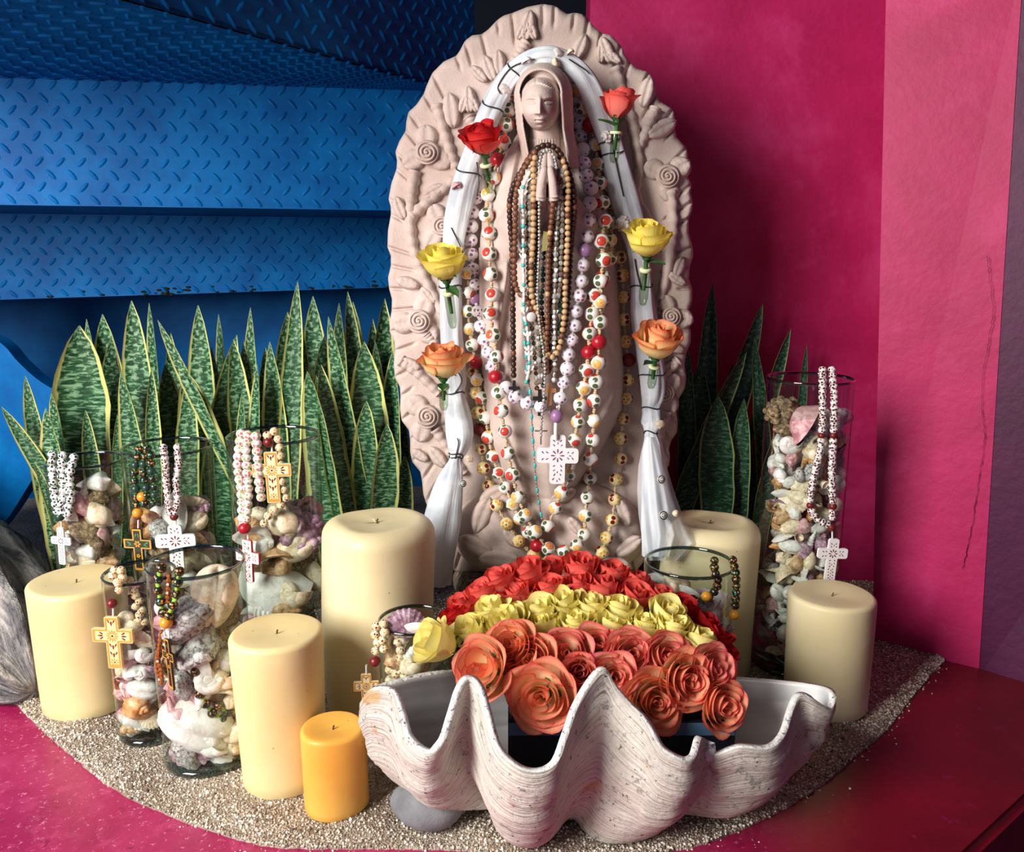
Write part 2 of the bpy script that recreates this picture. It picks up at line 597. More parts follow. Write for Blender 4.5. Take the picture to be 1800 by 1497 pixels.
# small seashells
def shell_mat(name, c1, c2, c3, sc=3.2, rough=0.45):
    t = NT(name, rough, 0.45)
    v = t.coord('Object')
    a = t.noise(v, sc, 4, 0.6, 0.5)
    c = t.ramp(a, [(0.34, c1), (0.52, c2), (0.70, c3)])
    t.color(c)
    t.bump(t.noise(v, sc * 5, 4), 0.30 if rough > .8 else 0.10, 0.06)
    return t.m
M['sh_white'] = shell_mat('white seashell', (214, 206, 198), (240, 236, 230), (250, 248, 246))
M['sh_cream'] = shell_mat('cream seashell', (204, 176, 138), (236, 218, 188), (246, 236, 216))
M['sh_tan'] = shell_mat('tan seashell', (142, 98, 64), (196, 156, 112), (226, 198, 160))
M['sh_orange'] = shell_mat('orange seashell', (176, 104, 56), (216, 158, 100), (236, 204, 160))
M['sh_pink'] = shell_mat('pink seashell', (176, 112, 122), (216, 166, 168), (234, 208, 204))
M['sh_purple'] = shell_mat('purple seashell', (112, 74, 96), (172, 134, 152), (222, 204, 212))
M['sh_grey'] = shell_mat('speckled grey coral rock', (74, 72, 74), (188, 184, 180), (228, 226, 222), 7, 0.9)
M['sh_brown'] = shell_mat('brown crusty shell', (72, 58, 44), (136, 112, 84), (196, 174, 138), 5, 0.9)
t = NT('black and white striped shell', 0.4, 0.5)
w_ = t.wave(t.coord('Object'), 2.4, 0.8, 1, 1, 'Z')
t.color(t.ramp(w_, [(0.45, (26, 24, 30)), (0.6, (226, 222, 216))]))
M['sh_stripe'] = t.m

# tulle
t = NT('white tulle', 0.75, 0.2)
uv = t.coord('UV', (40, 3, 1))
fold = t.noise(uv, 1.0, 3, 0.5)
t.color(t.ramp(fold, [(0.3, (186, 194, 202)), (0.62, (226, 229, 232))]))
t.set('Subsurface Weight', 0.1)
t.bump(t.noise(t.coord('UV', (10, 7, 1)), 1.0, 4), 0.5, 0.01)
M['tulle'] = t.m
t = NT('sheer tulle layer', 0.8, 0.1)
t.color((232, 236, 242))
tr = t.n('ShaderNodeBsdfTransparent')
mx = t.n('ShaderNodeMixShader'); mx.inputs[0].default_value = 0.42
t.t.links.new(tr.outputs[0], mx.inputs[1]); t.t.links.new(t.b.outputs[0], mx.inputs[2])
t.t.links.new(mx.outputs[0], t.out.inputs['Surface'])
M['sheer'] = t.m
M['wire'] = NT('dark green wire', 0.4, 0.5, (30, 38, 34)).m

# beads
M['cord'] = NT('tan waxed cord', 0.8, 0.2, (206, 180, 140)).m
M['cord_white'] = NT('white cord', 0.8, 0.2, (226, 222, 220)).m
M['cord_green'] = NT('lime green cord', 0.7, 0.3, (150, 196, 72)).m
M['cord_dark'] = NT('black cord', 0.7, 0.3, (30, 26, 26)).m
M['steel'] = NT('silver metal', 0.3, 0.5, (196, 194, 190)).set('Metallic', 0.9).m
M['steel_dark'] = NT('tarnished metal', 0.35, 0.5, (60, 60, 64)).set('Metallic', 0.8).m

def spots(name, base, spec, rough=0.18, extra=None):
    """glazed bead: painted spots at directions on the ball"""
    t = NT(name, rough, 0.5)
    n_ = t.norm(t.coord('Object'))
    r = t.rnd()
    c = base
    for d, lo, cols in spec:
        dv = t.dot(n_, tuple(Vector(d).normalized()))
        if isinstance(cols[0], (tuple, list)):
            col = t.mix(t.step(r, 0.45, 0.5), cols[0], cols[1])
        else:
            col = cols
        c = t.mix(t.step(dv, lo, lo + 0.03), c, col)
    t.color(c)
    return t.m
RD, YL, GR, BK = (202, 72, 58), (236, 184, 104), (84, 100, 66), (44, 18, 14)
M['bd_flower'] = spots('white bead with painted flowers', (242, 240, 232), [
    ((1, .1, .25), .77, (RD, YL)), ((1, .3, .4), .985, BK),
    ((-.9, .35, .3), .77, (YL, RD)), ((-.9, .5, .2), .985, BK),
    ((0, -1, .55), .91, GR), ((.1, -1, -.4), .92, GR), ((.1, 1, .6), .91, GR), ((.2, 1, -.4), .92, GR),
    ((.3, -.3, -1), .9, (YL, RD)), ((-.2, .1, 1), .94, GR)])
pet = []
for k in range(6):
    a_ = k * PI / 3
    pet.append(((1, .62 * math.cos(a_), .62 * math.sin(a_)), .955, (226, 170, 76)))
    pet.append(((-.9, .6 * math.cos(a_), .6 * math.sin(a_)), .955, (222, 162, 62)))
M['bd_yellow'] = spots('cream bead with yellow petals', (242, 222, 164), pet + [
    ((1, 0, 0), .975, BK), ((-1, 0, 0), .975, BK),
    ((.1, -1, .35), .925, (120, 26, 22)), ((.1, -1, -.4), .925, (120, 26, 22)),
    ((.1, 1, .35), .925, (120, 26, 22)), ((.1, 1, -.4), .925, (120, 26, 22))])
def dots(name, base, dot, scale=2.0, lo=0.30, rough=0.2, dot2=None):
    t = NT(name, rough, 0.5)
    v = t.n('ShaderNodeVectorMath', operation='ADD')
    t.put(v.inputs[0], t.coord('Object'))
    cmb = t.n('ShaderNodeCombineXYZ')
    r = t.rnd()
    t.put(cmb.inputs[0], t.math('MULTIPLY', r, 37.0)); t.put(cmb.inputs[1], t.math('MULTIPLY', r, 91.0))
    t.put(v.inputs[1], cmb.outputs[0])
    d = t.vor(v.outputs[0], scale, 0, rnd=0.6)
    col = dot
    if dot2 is not None:
        cc = t.vor(v.outputs[0], scale, 1, rnd=0.6)
        col = t.mix(t.step(t.sep(cc)[0], 0.45, 0.5), dot, dot2)
    t.color(t.mix(t.step(d, lo + 0.06, lo), base, col))
    return t.m
M['bd_purple'] = dots('white bead with purple dots', (240, 234, 238), (146, 100, 140), 1.45, 0.30)
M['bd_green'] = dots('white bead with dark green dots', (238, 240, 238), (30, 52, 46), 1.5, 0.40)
M['bd_brown'] = dots('white bead with maroon dots', (238, 230, 226), (92, 34, 38), 1.5, 0.40)
M['bd_pink'] = dots('white bead with pink and green dots', (244, 234, 230), (220, 124, 122), 1.5, 0.40, 0.2, (156, 180, 104))
M['bd_cream'] = dots('cream bead with yellow and maroon dots', (240, 220, 180), (216, 158, 80), 1.7, 0.36, 0.2, (112, 36, 30))
M['bd_black'] = dots('black bead with orange and green dots', (30, 40, 34), (214, 140, 62), 1.7, 0.34, 0.2, (70, 128, 92))
M['bd_olive'] = dots('dark olive bead with copper dots', (44, 36, 24), (190, 112, 56), 1.7, 0.34, 0.2, (130, 140, 66))
for k, c, r in (('bd_red', (174, 24, 40), 0.3), ('bd_maroon', (112, 28, 26), 0.35), ('bd_lilac', (160, 118, 160), 0.3),
                ('bd_amber', (220, 150, 44), 0.3), ('bd_teal', (36, 66, 56), 0.3), ('bd_wood', (118, 74, 52), 0.45),
                ('bd_darkwood', (62, 38, 30), 0.4), ('bd_tan', (200, 164, 118), 0.5), ('bd_turq', (66, 190, 190), 0.3),
                ('bd_white', (232, 228, 220), 0.3), ('bd_darkgreen', (24, 50, 40), 0.15), ('bd_orange', (150, 84, 36), 0.2)):
    M[k] = NT('bead ' + k[3:], r, 0.5, c).m
M['bd_crystal'] = NT('smoky crystal bead', 0.08, 0.8, (150, 136, 122)).set('Transmission Weight', 0.35).m
M['bd_clear'] = NT('clear crystal bead', 0.08, 0.8, (206, 206, 200)).set('Transmission Weight', 0.3).m
# crosses
M['cr_white'] = NT('white glazed clay', 0.2, 0.5, (244, 240, 240)).m
M['cr_cream'] = NT('cream glazed clay', 0.2, 0.5, (246, 226, 180)).m
M['cr_peach'] = NT('peach glazed clay', 0.2, 0.5, (248, 214, 150)).m
M['cr_gold'] = NT('ochre painted border', 0.25, 0.5, (214, 150, 60)).m
M['cr_dark'] = NT('black green glazed clay', 0.2, 0.5, (30, 38, 30)).m
M['cr_maroon'] = NT('maroon paint', 0.3, 0.5, (112, 24, 34)).m
M['cr_purple'] = NT('purple paint', 0.3, 0.5, (140, 84, 126)).m
M['cr_green'] = NT('green paint', 0.3, 0.5, (70, 120, 76)).m
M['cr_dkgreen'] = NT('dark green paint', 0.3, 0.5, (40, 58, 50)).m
M['cr_red'] = NT('red paint', 0.3, 0.5, (206, 62, 54)).m
M['cr_wood'] = NT('olive wood', 0.5, 0.3, (176, 124, 82)).m
M['card'] = NT('pale yellow card', 0.6, 0.3, (176, 166, 104)).m

# ================================================================== SETTING
# raised pink ledge with its diagonal front edge
e0, e1 = Vector((1.9, 2.07, 0)), Vector((-0.7, 0.0, 0))
pl = [(-2.6, 0.0), (-0.7, 0.0), (1.9, 2.07), (1.9, 3.4), (-2.6, 3.4)]
bm = bmesh.new()
top = [bm.verts.new((x, y, -0.004)) for x, y in pl]
fc = bm.faces.new(top)
ex = bmesh.ops.extrude_face_region(bm, geom=[fc])
bmesh.ops.translate(bm, verts=[g for g in ex['geom'] if isinstance(g, bmesh.types.BMVert)], vec=(0, 0, -0.3))
bmesh.ops.recalc_face_normals(bm, faces=bm.faces)
ee = [e for e in bm.edges if all(abs(v_.co.z + 0.004) < 1e-5 for v_ in e.verts)]
bmesh.ops.bevel(bm, geom=ee, offset=0.012, segments=3, affect='EDGES')
me = bpy.data.meshes.new('floor'); bm.to_mesh(me); bm.free()
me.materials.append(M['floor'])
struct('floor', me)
me = mesh_np('floor_below', [(-4, -3, -0.3), (4, -3, -0.3), (4, 3.4, -0.3), (-4, 3.4, -0.3)], [(0, 1, 2, 3)], None, [M['wall_purple']], False)
struct('floor', me)

# walls
def slab(name, quad, back, mat, n=24):
    """front quad (bl, br, tr, tl) with thickness vector"""
    q = [Vector(a) for a in quad]
    b = Vector(back)
    vs_ = q + [a + b for a in q]
    return mesh_np(name, [tuple(a) for a in vs_], [(0, 1, 2, 3), (5, 4, 7, 6), (4, 0, 3, 7), (1, 5, 6, 2), (3, 2, 6, 7), (4, 5, 1, 0)], None, [mat], False)
bl, br = G(1534, 1126), G(1722, 1172)
tl, tr_ = P(1559, -80, bl.y + 0.05), P(1800, -80, br.y + 0.05)
bl.z = br.z = -0.02
pier = struct('wall_right', slab('wall_right', (bl, br, tr_, tl), (0.25, 0.34, 0), M['wall_pink']))
b2 = G(1830, 1204); b2.z = -0.02
t2 = b2 + (tr_ - br) + Vector((0.12, 0, 0))
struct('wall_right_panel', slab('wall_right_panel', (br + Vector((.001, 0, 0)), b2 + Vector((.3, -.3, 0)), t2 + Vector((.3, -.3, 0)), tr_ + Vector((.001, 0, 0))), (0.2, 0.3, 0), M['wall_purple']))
# cracks in the plaster of the pier
cr = [(1736, 450), (1739, 480), (1745, 545), (1738, 600), (1728, 660), (1726, 720), (1731, 770), (1722, 830), (1712, 900), (1702, 960), (1692, 1000)]
nrm = (br - bl).cross(tl - bl).normalized()
if nrm.y > 0: nrm = -nrm
pts = []
for i, (x, y) in enumerate(spline(cr, 90)):
    d = ray(x + random.uniform(-1.6, 1.6), y)
    o0 = Vector((0, 0, HC))
    tt = (bl - o0).dot(nrm) / d.dot(nrm)
    pts.append(o0 + d * tt + nrm * 0.0004)
mb = MB(); mb.tube(pts, [0.0006 * random.uniform(.4, 1.3) for _ in pts], 5)
link('crack', mb.mesh('crack', [M['cr_maroon']]), pier)
wb = P(1026, 700, 2.12)
struct('wall_back', slab('wall_back', ((wb.x, 2.12, -0.02), (1.5, 2.12, -0.02), (1.5, 2.12, 1.9), (wb.x, 2.12, 1.9)), (0, 0.12, 0), M['wall_pink']))
struct('unlit_backing_far', slab('unlit_backing_far', ((-2.6, 3.3, -0.02), (1.9, 3.3, -0.02), (1.9, 3.3, 2.4), (-2.6, 3.3, 2.4)), (0, 0.1, 0), M['void']))

struct('blocker_ceiling', slab('blocker_ceiling', ((-1.5, -2.6, 2.45), (3.0, -2.6, 2.45), (3.0, 3.4, 2.45), (-1.5, 3.4, 2.45)), (0, 0, .1), M['void']))  # unseen slab overhead, added to cut sky light on the floor
struct('blocker_wall_side', slab('blocker_wall_side', ((1.75, 1.3, -.3), (1.75, -2.6, -.3), (1.75, -2.6, 2.45), (1.75, 1.3, 2.45)), (.1, 0, 0), M['wall_purple']))  # unseen, added at the right to keep light off the floor there

# sand bed
edge_px = [(-420, 1010), (-200, 1090), (-60, 1160), (0, 1205), (60, 1268), (130, 1330), (200, 1384), (290, 1428), (380, 1460), (470, 1484), (557, 1488), (650, 1489),
           (800, 1491), (900, 1502), (1050, 1508), (1150, 1498), (1250, 1476), (1350, 1432), (1440, 1380), (1500, 1330), (1560, 1280), (1600, 1228), (1640, 1180), (1662, 1160)]
edge = np.array([tuple(G(x, y)) for x, y in spline(edge_px, 260)])
edge[:, :2] += rng.normal(0, 0.0009, (260, 2))
back = edge.copy()
back[:, 1] = 3.25
back[:, 0] = np.linspace(-2.6, 1.4, 260)
NS = 90
sv = np.linspace(0, 1, NS) ** 1.6
sand = edge[:, None, :] * (1 - sv[None, :, None]) + back[:, None, :] * sv[None, :, None]
def lumps(x, y):
    return (np.sin(x * 23 + 1.3) * np.sin(y * 19 + .4) + .6 * np.sin(x * 41 + y * 37) + .4 * np.sin(x * 90 - y * 77)) * 0.0028
def sand_z(x, y, s):
    return np.where(s <= 0, -0.004, 0) + np.minimum(s * 60, 1) * (0.003 + lumps(x, y))
sand[..., 2] = sand_z(sand[..., 0], sand[..., 1], np.broadcast_to(sv[None, :], sand.shape[:2]))
sd = link('sand_bed', grid_mesh('sand_bed', sand, [M['sand']]))
tag(sd, 'coarse pale sand bed under the candles and vases', 'sand'); sd['kind'] = 'stuff'
# loose grains: real little stones, joined
NG = 46000
ti = rng.uniform(0, 1, NG * 4) * 258; si = rng.uniform(0, 1, NG * 4) ** 1.3 * 0.45
i0 = ti.astype(int); fr = ti - i0
ea = edge[i0] * (1 - fr[:, None]) + edge[i0 + 1] * fr[:, None]
ba = back[i0] * (1 - fr[:, None]) + back[i0 + 1] * fr[:, None]
sg = si - 0.035 * (rng.uniform(0, 1, NG * 4) < 0.10) * rng.uniform(0, 1, NG * 4) ** 2 * (si < .06)
gp = ea * (1 - sg[:, None]) + ba * sg[:, None]
dep = gp[:, 1] * CP + HC * SP
gx = 900 + gp[:, 0] / dep * FPX
gy = IH / 2 + FPX * (HC * CP - gp[:, 1] * SP) / dep
ok = (gx > -60) & (gx < 1860) & (gy > 1020) & (gy < 1560)
gp = gp[ok][:NG]; sg = sg[ok][:NG]
gp[:, 2] = sand_z(gp[:, 0], gp[:, 1], sg) + 0.0004
NGR = len(gp)
octv = np.array([(1, 0, 0), (0, 1, 0), (-1, 0, 0), (0, -1, 0), (0, 0, 1), (0, 0, -1)], dtype=float)
octf = np.array([(0, 1, 4), (1, 2, 4), (2, 3, 4), (3, 0, 4), (1, 0, 5), (2, 1, 5), (3, 2, 5), (0, 3, 5)])
size = 0.0012 + 0.0022 * rng.uniform(0, 1, NGR) ** 2.2
q = rng.normal(0, 1, (NGR, 3, 3)); q, _ = np.linalg.qr(q)
jit = octv[None] * rng.uniform(0.65, 1.3, (NGR, 6, 1))
gv = np.einsum('nij,nkj->nki', q, jit) * size[:, None, None] + gp[:, None, :]
gf = (octf[None] + (np.arange(NGR) * 6)[:, None, None]).reshape(-1, 3)
gr = link('sand_grains', mesh_np('sand_grains', gv, gf, None, [M['grains']], False), sd, kind='stuff')

# ------------------------------------------------------------------ blue steel staircase seen from below
stair = thing('staircase', 'blue painted steel staircase of raised-pattern plate seen from below', 'staircase', (-0.6, 2.2, 0))
def bil(c, s, t_):
    bl_, br_, tr2, tl2 = [np.array(x) for x in c]
    return (bl_ * (1 - s)[..., None] + br_ * s[..., None]) * (1 - t_)[..., None] + (tl2 * (1 - s)[..., None] + tr2 * s[..., None]) * t_[..., None]
def plate(name, corners, thick, pattern=True, pitch=0.0255, nrm_hint=(0, -1, 0), mat=None):
    c = [np.array(tuple(x)) - np.array(stair.location) for x in corners]
    s, t_ = np.meshgrid(np.linspace(0, 1, 12), np.linspace(0, 1, 6), indexing='ij')
    front = bil(c, s, t_)
    n = np.cross(c[1] - c[0], c[3] - c[0]); n /= np.linalg.norm(n)
    if n @ np.array(nrm_hint) < 0: n = -n
    mb = MB()
    mb.grid(front); mb.grid(front - n * thick)
    for a, b in ((front[0], front[0] - n * thick), (front[-1], front[-1] - n * thick), (front[:, 0], front[:, 0] - n * thick), (front[:, -1], front[:, -1] - n * thick)):
        mb.grid(np.stack([a, b], 1))
    me = mb.mesh(name, [mat or M['blue']], False)
    bm = bmesh.new(); bm.from_mesh(me); bmesh.ops.recalc_face_normals(bm, faces=bm.faces); bm.to_mesh(me); bm.free()
    o = link(name, me, stair)
    if pattern:
        L = (np.linalg.norm(c[1] - c[0]) + np.linalg.norm(c[2] - c[3])) / 2
        H = (np.linalg.norm(c[3] - c[0]) + np.linalg.norm(c[2] - c[1])) / 2
        px_, py_ = 0.044, 0.0265
        ni, nj = int(L / px_), int(H / py_)
        eu = c[1] - c[0]; eu /= np.linalg.norm(eu)
        ew = np.cross(n, eu)
        V, F = [], []
        for i in range(ni):
            for j in range(nj):
                p0 = bil(c, np.array((i + .25 + .5 * (j % 2)) / ni), np.array((j + .5) / nj))
                a = math.radians(48 if j % 2 else -48)
                a += random.uniform(-.05, .05)
                d1 = math.cos(a) * eu + math.sin(a) * ew
                d2 = -math.sin(a) * eu + math.cos(a) * ew
                ln, wd, hh = 0.0155, 0.0056, 0.0034
                o_ = len(V)
                for k in range(8):
                    th = 2 * PI * k / 8
                    V.append(p0 + d1 * ln * math.cos(th) + d2 * wd * math.sin(th) - n * 0.0003)
                for k in range(8):
                    th = 2 * PI * k / 8
                    V.append(p0 + d1 * ln * .72 * math.cos(th) + d2 * wd * .5 * math.sin(th) + n * hh)
                for k in range(8):
                    F.append((o_ + k, o_ + (k + 1) % 8, o_ + 8 + (k + 1) % 8, o_ + 8 + k))
                F.append(tuple(o_ + 8 + k for k in range(8)))
        link('raised_pattern', mesh_np('raised_pattern', np.array(V), F, None, [mat or M['blue']], True), o, kind='stuff')
    return o
# nearest riser, the soffit under it, then the lower risers further in
Zl, Zr = P(-420, -190, 1.02), P(835, 178, 2.22)
Zl.z = Zr.z = 1.225
plate('riser_plate', (Zl, Zr, Zr + Vector((0, 0, .5)), Zl + Vector((0, 0, .5))), 0.008)
Al, Ar = P(-420, 354, 1.90), P(845, 372, 2.14)
AlT, ArT = Vector((Al.x, Al.y, 1.225)), Vector((Ar.x, Ar.y, 1.225))
plate('tread_underside', (Zl, Zr, ArT, AlT), 0.008, nrm_hint=(0, 0, -1))
plate('riser_plate', (Al, Ar, ArT, AlT), 0.008)
Bl, Br = P(-420, 540, 2.30), P(845, 500, 2.62)
BlT = Vector((Bl.x, Bl.y, Al.z)); BrT = Vector((Br.x, Br.y, Ar.z))
plate('tread_underside', (Al, Ar, BrT, BlT), 0.008, pattern=False, nrm_hint=(0, 0, -1))
plate('riser_plate', (Bl, Br, BrT, BlT), 0.008)
Cl, Cr = Vector((Bl.x, 2.85, Bl.z)), Vector((Br.x + .1, 3.1, Br.z))
plate('tread_underside', (Bl, Br, Cr, Cl), 0.008, pattern=False, nrm_hint=(0, 0, -1))
plate('riser_plate', (Cl + Vector((0, 0, -.75)), Cr + Vector((0, 0, -.75)), Cr, Cl), 0.008, pattern=False)
# rust along the lowest edge
mb = MB()
for k in range(46):
    f = rng.choice([rng.uniform(.50, .66), rng.uniform(.74, .84), rng.uniform(.15, .9)])
    p0 = Bl.lerp(Br, float(f)) + Vector((0, -0.001, float(rng.uniform(0, .02)) * (1 if k % 3 else .4)))
    mb.sphere(tuple(p0), float(rng.uniform(.002, .008)), 7, 5, 0, (1.4, .15, .6))
link('rust_spots', mb.mesh('rust_spots', [M['rust']], True, stair.location), stair, kind='stuff')
# curved stringer that closes the flight at the far left
o_px = [(-300, 470), (-60, 575), (0, 602), (30, 634), (60, 662), (90, 682), (125, 697), (122, 760), (96, 796), (60, 838), (0, 928), (-90, 1010), (-300, 1010)]
of = [np.array(tuple(P(x, y, 2.12))) for x, y in spline(o_px, 60)]
ob_ = [p + np.array((0, .05, 0)) for p in of]
mb = MB()
nf = len(of)
mb.add(of + ob_, [list(range(nf)), list(range(nf, 2 * nf))[::-1]] + [(k, k + nf, (k + 1) % nf + nf, (k + 1) % nf) for k in range(nf)])
link('stringer', mb.mesh('stringer', [M['blue']], False, stair.location), stair)

# ================================================================== STUMP, STATUE
YP = 1.75
st0 = P(962, 1010, 1.72)
STUMP_TOP = st0.z
def lobed_post(name, cx, cy, r, z0, z1, n=48, rows=10, amp=0.05, mat=None, seed=0):
    rg = np.random.default_rng(seed)
    ph = rg.uniform(0, 6, 6)
    th = np.linspace(0, 2 * PI, n, endpoint=False)
    prof = 1 + amp * (np.sin(3 * th + ph[0]) * .5 + np.sin(7 * th + ph[1]) * .4 + np.sin(13 * th + ph[2]) * .3)
    pts = []
    for j, z in enumerate(np.linspace(z0, z1, rows)):
        k = r * (1 - .03 * (j == rows - 1)) * (1 + .03 * math.sin(j * 1.3 + seed))
        pts.append(np.stack([k * prof * np.cos(th) + cx, k * prof * np.sin(th) + cy, np.full(n, z)], -1))
    mb = MB(); mb.grid(np.array(pts), cv=True)
    mb.f.append([(rows - 1) * n + k for k in range(n)]); mb.m.append(0)
    mb.f.append([k for k in range(n)][::-1]); mb.m.append(0)
    return mb
sx_ = st0.x
mb = lobed_post('stump', 0, 0, 0.205, 0, STUMP_TOP - 0.004, 72, 12, 0.05, seed=3)
o = link('tree_stump', mb.mesh('tree_stump', [M['wood']]), None, (sx_, 1.79, 0))
for p_ in o.data.polygons:
    if len(p_.vertices) > 4: p_.use_smooth = False
tag(o, 'weathered grey wooden stump carrying the carved stone figure', 'stump')

statue = thing('statue', 'pink stone statue of a veiled praying woman before a scalloped rose-carved slab', 'statue', (st0.x, 1.79, STUMP_TOP))
SL = np.array(statue.location)

out_px = [(954, 7), (927, 12), (900, 23), (886, 27), (874, 35), (858, 52), (847, 60), (830, 62), (817, 72), (809, 88), (802, 98), (780, 108), (760, 128), (750, 150), (745, 165), (732, 184),
  (718, 197), (714, 214), (713, 230), (702, 248), (695, 267), (698, 282), (697, 297), (688, 322), (683, 349), (687, 364), (687, 377), (682, 405), (681, 434), (687, 450), (687, 467), (682, 488), (684, 507),
  (689, 526), (688.5, 545), (685, 565), (685, 583), (693, 600), (694, 617), (692, 640), (694, 663), (703, 680), (704, 697), (703, 718), (706, 739), (719, 756), (721, 774), (721, 795), (725, 812), (739, 829), (742, 846), (744, 868), (749, 884),
  (762, 920), (775, 960), (788, 990), (800, 1004), (850, 1016), (900, 1022), (960, 1024), (1020, 1022), (1080, 1016), (1115, 1008), (1133, 985), (1140, 950), (1150, 905), (1163, 868), (1168, 850), (1166, 832), (1176, 818), (1178, 804), (1176, 788), (1180, 774), (1190, 760), (1191, 743), (1189, 720), (1193, 701), (1204, 682), (1206, 663), (1203, 640), (1206, 621),
  (1214, 602), (1215, 583), (1209, 566), (1210, 549), (1217, 528), (1217, 507), (1211, 490), (1213, 467), (1219, 450), (1218, 434), (1211, 410), (1211, 384), (1217, 370), (1218, 354), (1214, 338), (1216, 324), (1208, 308), (1206, 294), (1210, 276), (1207, 260),
  (1189, 240), (1186, 224), (1187, 208), (1183, 192), (1160, 178), (1154, 164), (1150, 145), (1141, 127), (1120, 121), (1107, 110), (1098, 95), (1091, 80), (1074, 62), (1058, 58), (1044, 47), (1034, 34), (1024, 25), (1010, 22), (997, 25), (975, 10)]
CX0, CY0 = 950.0, 520.0
oo = np.array(out_px, dtype=float)
oc = np.vstack([oo, oo[:1]])
dense = []
for i in range(len(oo)):
    for f in np.linspace(0, 1, 14, endpoint=False):
        dense.append(oc[i] * (1 - f) + oc[i + 1] * f)
dense = np.array(dense)
ang = np.arctan2(dense[:, 1] - CY0, dense[:, 0] - CX0)
rad = np.hypot(dense[:, 0] - CX0, dense[:, 1] - CY0)
si_ = np.argsort(ang); ang, rad = ang[si_], rad[si_]
NTH = 1300
th = np.linspace(-PI, PI, NTH, endpoint=False)
R0 = np.interp(th, ang, rad, period=2 * PI)
R0 = (np.roll(R0, 1) + 2 * R0 + np.roll(R0, -1)) / 4
sr = np.concatenate([np.linspace(0.02, 0.5, 6), np.linspace(0.52, 0.97, 40), np.array([0.982, 0.991, 1.0])])
groove = np.zeros((NTH, len(sr)))
for k, (gx_, gy_) in enumerate(out_px[::2]):
    ga = math.atan2(gy_ - CY0, gx_ - CX0)
    dth = (th - ga + PI) % (2 * PI) - PI
    rg_ = np.hypot(gx_ - CX0, gy_ - CY0)
    w = np.exp(-(dth * rg_ / 3.0) ** 2)
    inner = 1 - (46 + 18 * math.sin(k * 2.3)) / rg_
    groove += w[:, None] * np.clip((sr[None, :] - inner) * 40, 0, 1)
hh = -0.009 * np.clip(groove, 0, 1)
hh[:, -3] -= 0.001; hh[:, -2] -= 0.004; hh[:, -1] -= 0.010
X_ = CX0 + np.cos(th)[:, None] * R0[:, None] * sr[None]
Y_ = CY0 + np.sin(th)[:, None] * R0[:, None] * sr[None]
hh += 0.0015 * np.sin(X_ / 31 + 1) * np.sin(Y_ / 37)
front = PN(X_, Y_, YP - hh)
side = front[:, -1].copy(); side2 = side.copy(); side2[:, 1] = YP + 0.075
bk = side2.copy(); bk = bk * 0.0 + bk.mean(0) * 1.0
pts = np.concatenate([front, side2[:, None], (side2 * .02 + bk * .98)[:, None]], 1)
link('halo_slab', grid_mesh('halo_slab', pts - SL, [M['stone']], cu=True), statue)

# smooth relief height of the robed body and its base, in photograph pixels
BY = np.array([225, 250, 280, 320, 380, 450, 550, 650, 720, 780, 830, 870, 900])
BC = np.array([955, 955, 955, 956, 957, 958, 960, 962, 962, 960, 958, 956, 955])
BL_ = np.array([40, 56, 80, 98, 110, 116, 120, 116, 108, 95, 74, 52, 30])
BR_ = np.array([50, 62, 82, 100, 116, 124, 130, 136, 132, 104, 76, 50, 30])
BH = np.array([.105, .115, .12, .125, .13, .13, .13, .13, .125, .115, .105, .09, .07])
def h_body(px, py):
    px, py = np.asarray(px, float), np.asarray(py, float)
    c = np.interp(py, BY, BC)
    w = np.where(px < c, np.interp(py, BY, BL_), np.interp(py, BY, BR_))
    d = np.abs(px - c) / w
    h = np.interp(py, BY, BH) * np.clip(1 - d ** 2.6, 0, 1) ** 0.5
    return np.where((py < 222) | (py > 905), 0, h)
def h_mound(px, py):
    px, py = np.asarray(px, float), np.asarray(py, float)
    r = np.hypot((px - 965) / 168, (py - 935) / 98)
    return 0.075 * np.clip(1 - r ** 3, 0, 1) ** 0.5
def h_smooth(px, py):
    return np.maximum(h_body(px, py), h_mound(px, py))
def on_statue(px, py, lift):
    return P(px, py, YP - float(h_smooth(px, py)) - lift)

def segd(px, py, a, b):
    ax, ay = a; bx, by = b
    t_ = np.clip(((px - ax) * (bx - ax) + (py - ay) * (by - ay)) / ((bx - ax) ** 2 + (by - ay) ** 2), 0, 1)
    return np.hypot(px - ax - t_ * (bx - ax), py - ay - t_ * (by - ay)), t_
def relief(name, x0, x1, y0, y1, step, hf, keep=0.0005):
    xs, ys = np.arange(x0, x1 + step, step), np.arange(y0, y1 + step, step)
    X, Y = np.meshgrid(xs, ys, indexing='ij')
    h = hf(X, Y)
    pts = PN(X, Y, YP - h) - SL
    f = grid_faces(len(xs), len(ys))
    hv = h.reshape(-1)
    f = f[(hv[f] > keep).any(1)]
    used = np.unique(f)
    remap = np.zeros(len(hv), int); remap[used] = np.arange(len(used))
    uv = np.stack([(X - x0) / (x1 - x0), (Y - y0) / (y1 - y0)], -1).reshape(-1, 2)
    return link(name, mesh_np(name, pts.reshape(-1, 3)[used], remap[f], uv[used], [M['stone']]), statue)
LE = spline([(915, 245), (903, 300), (890, 380), (893, 470), (882, 550), (872, 640), (878, 720), (900, 800), (930, 870)], 60)
RE = spline([(1000, 245), (1015, 300), (1035, 380), (1040, 470), (1062, 560), (1088, 640), (1082, 690), (1050, 745), (1020, 800), (985, 870)], 60)
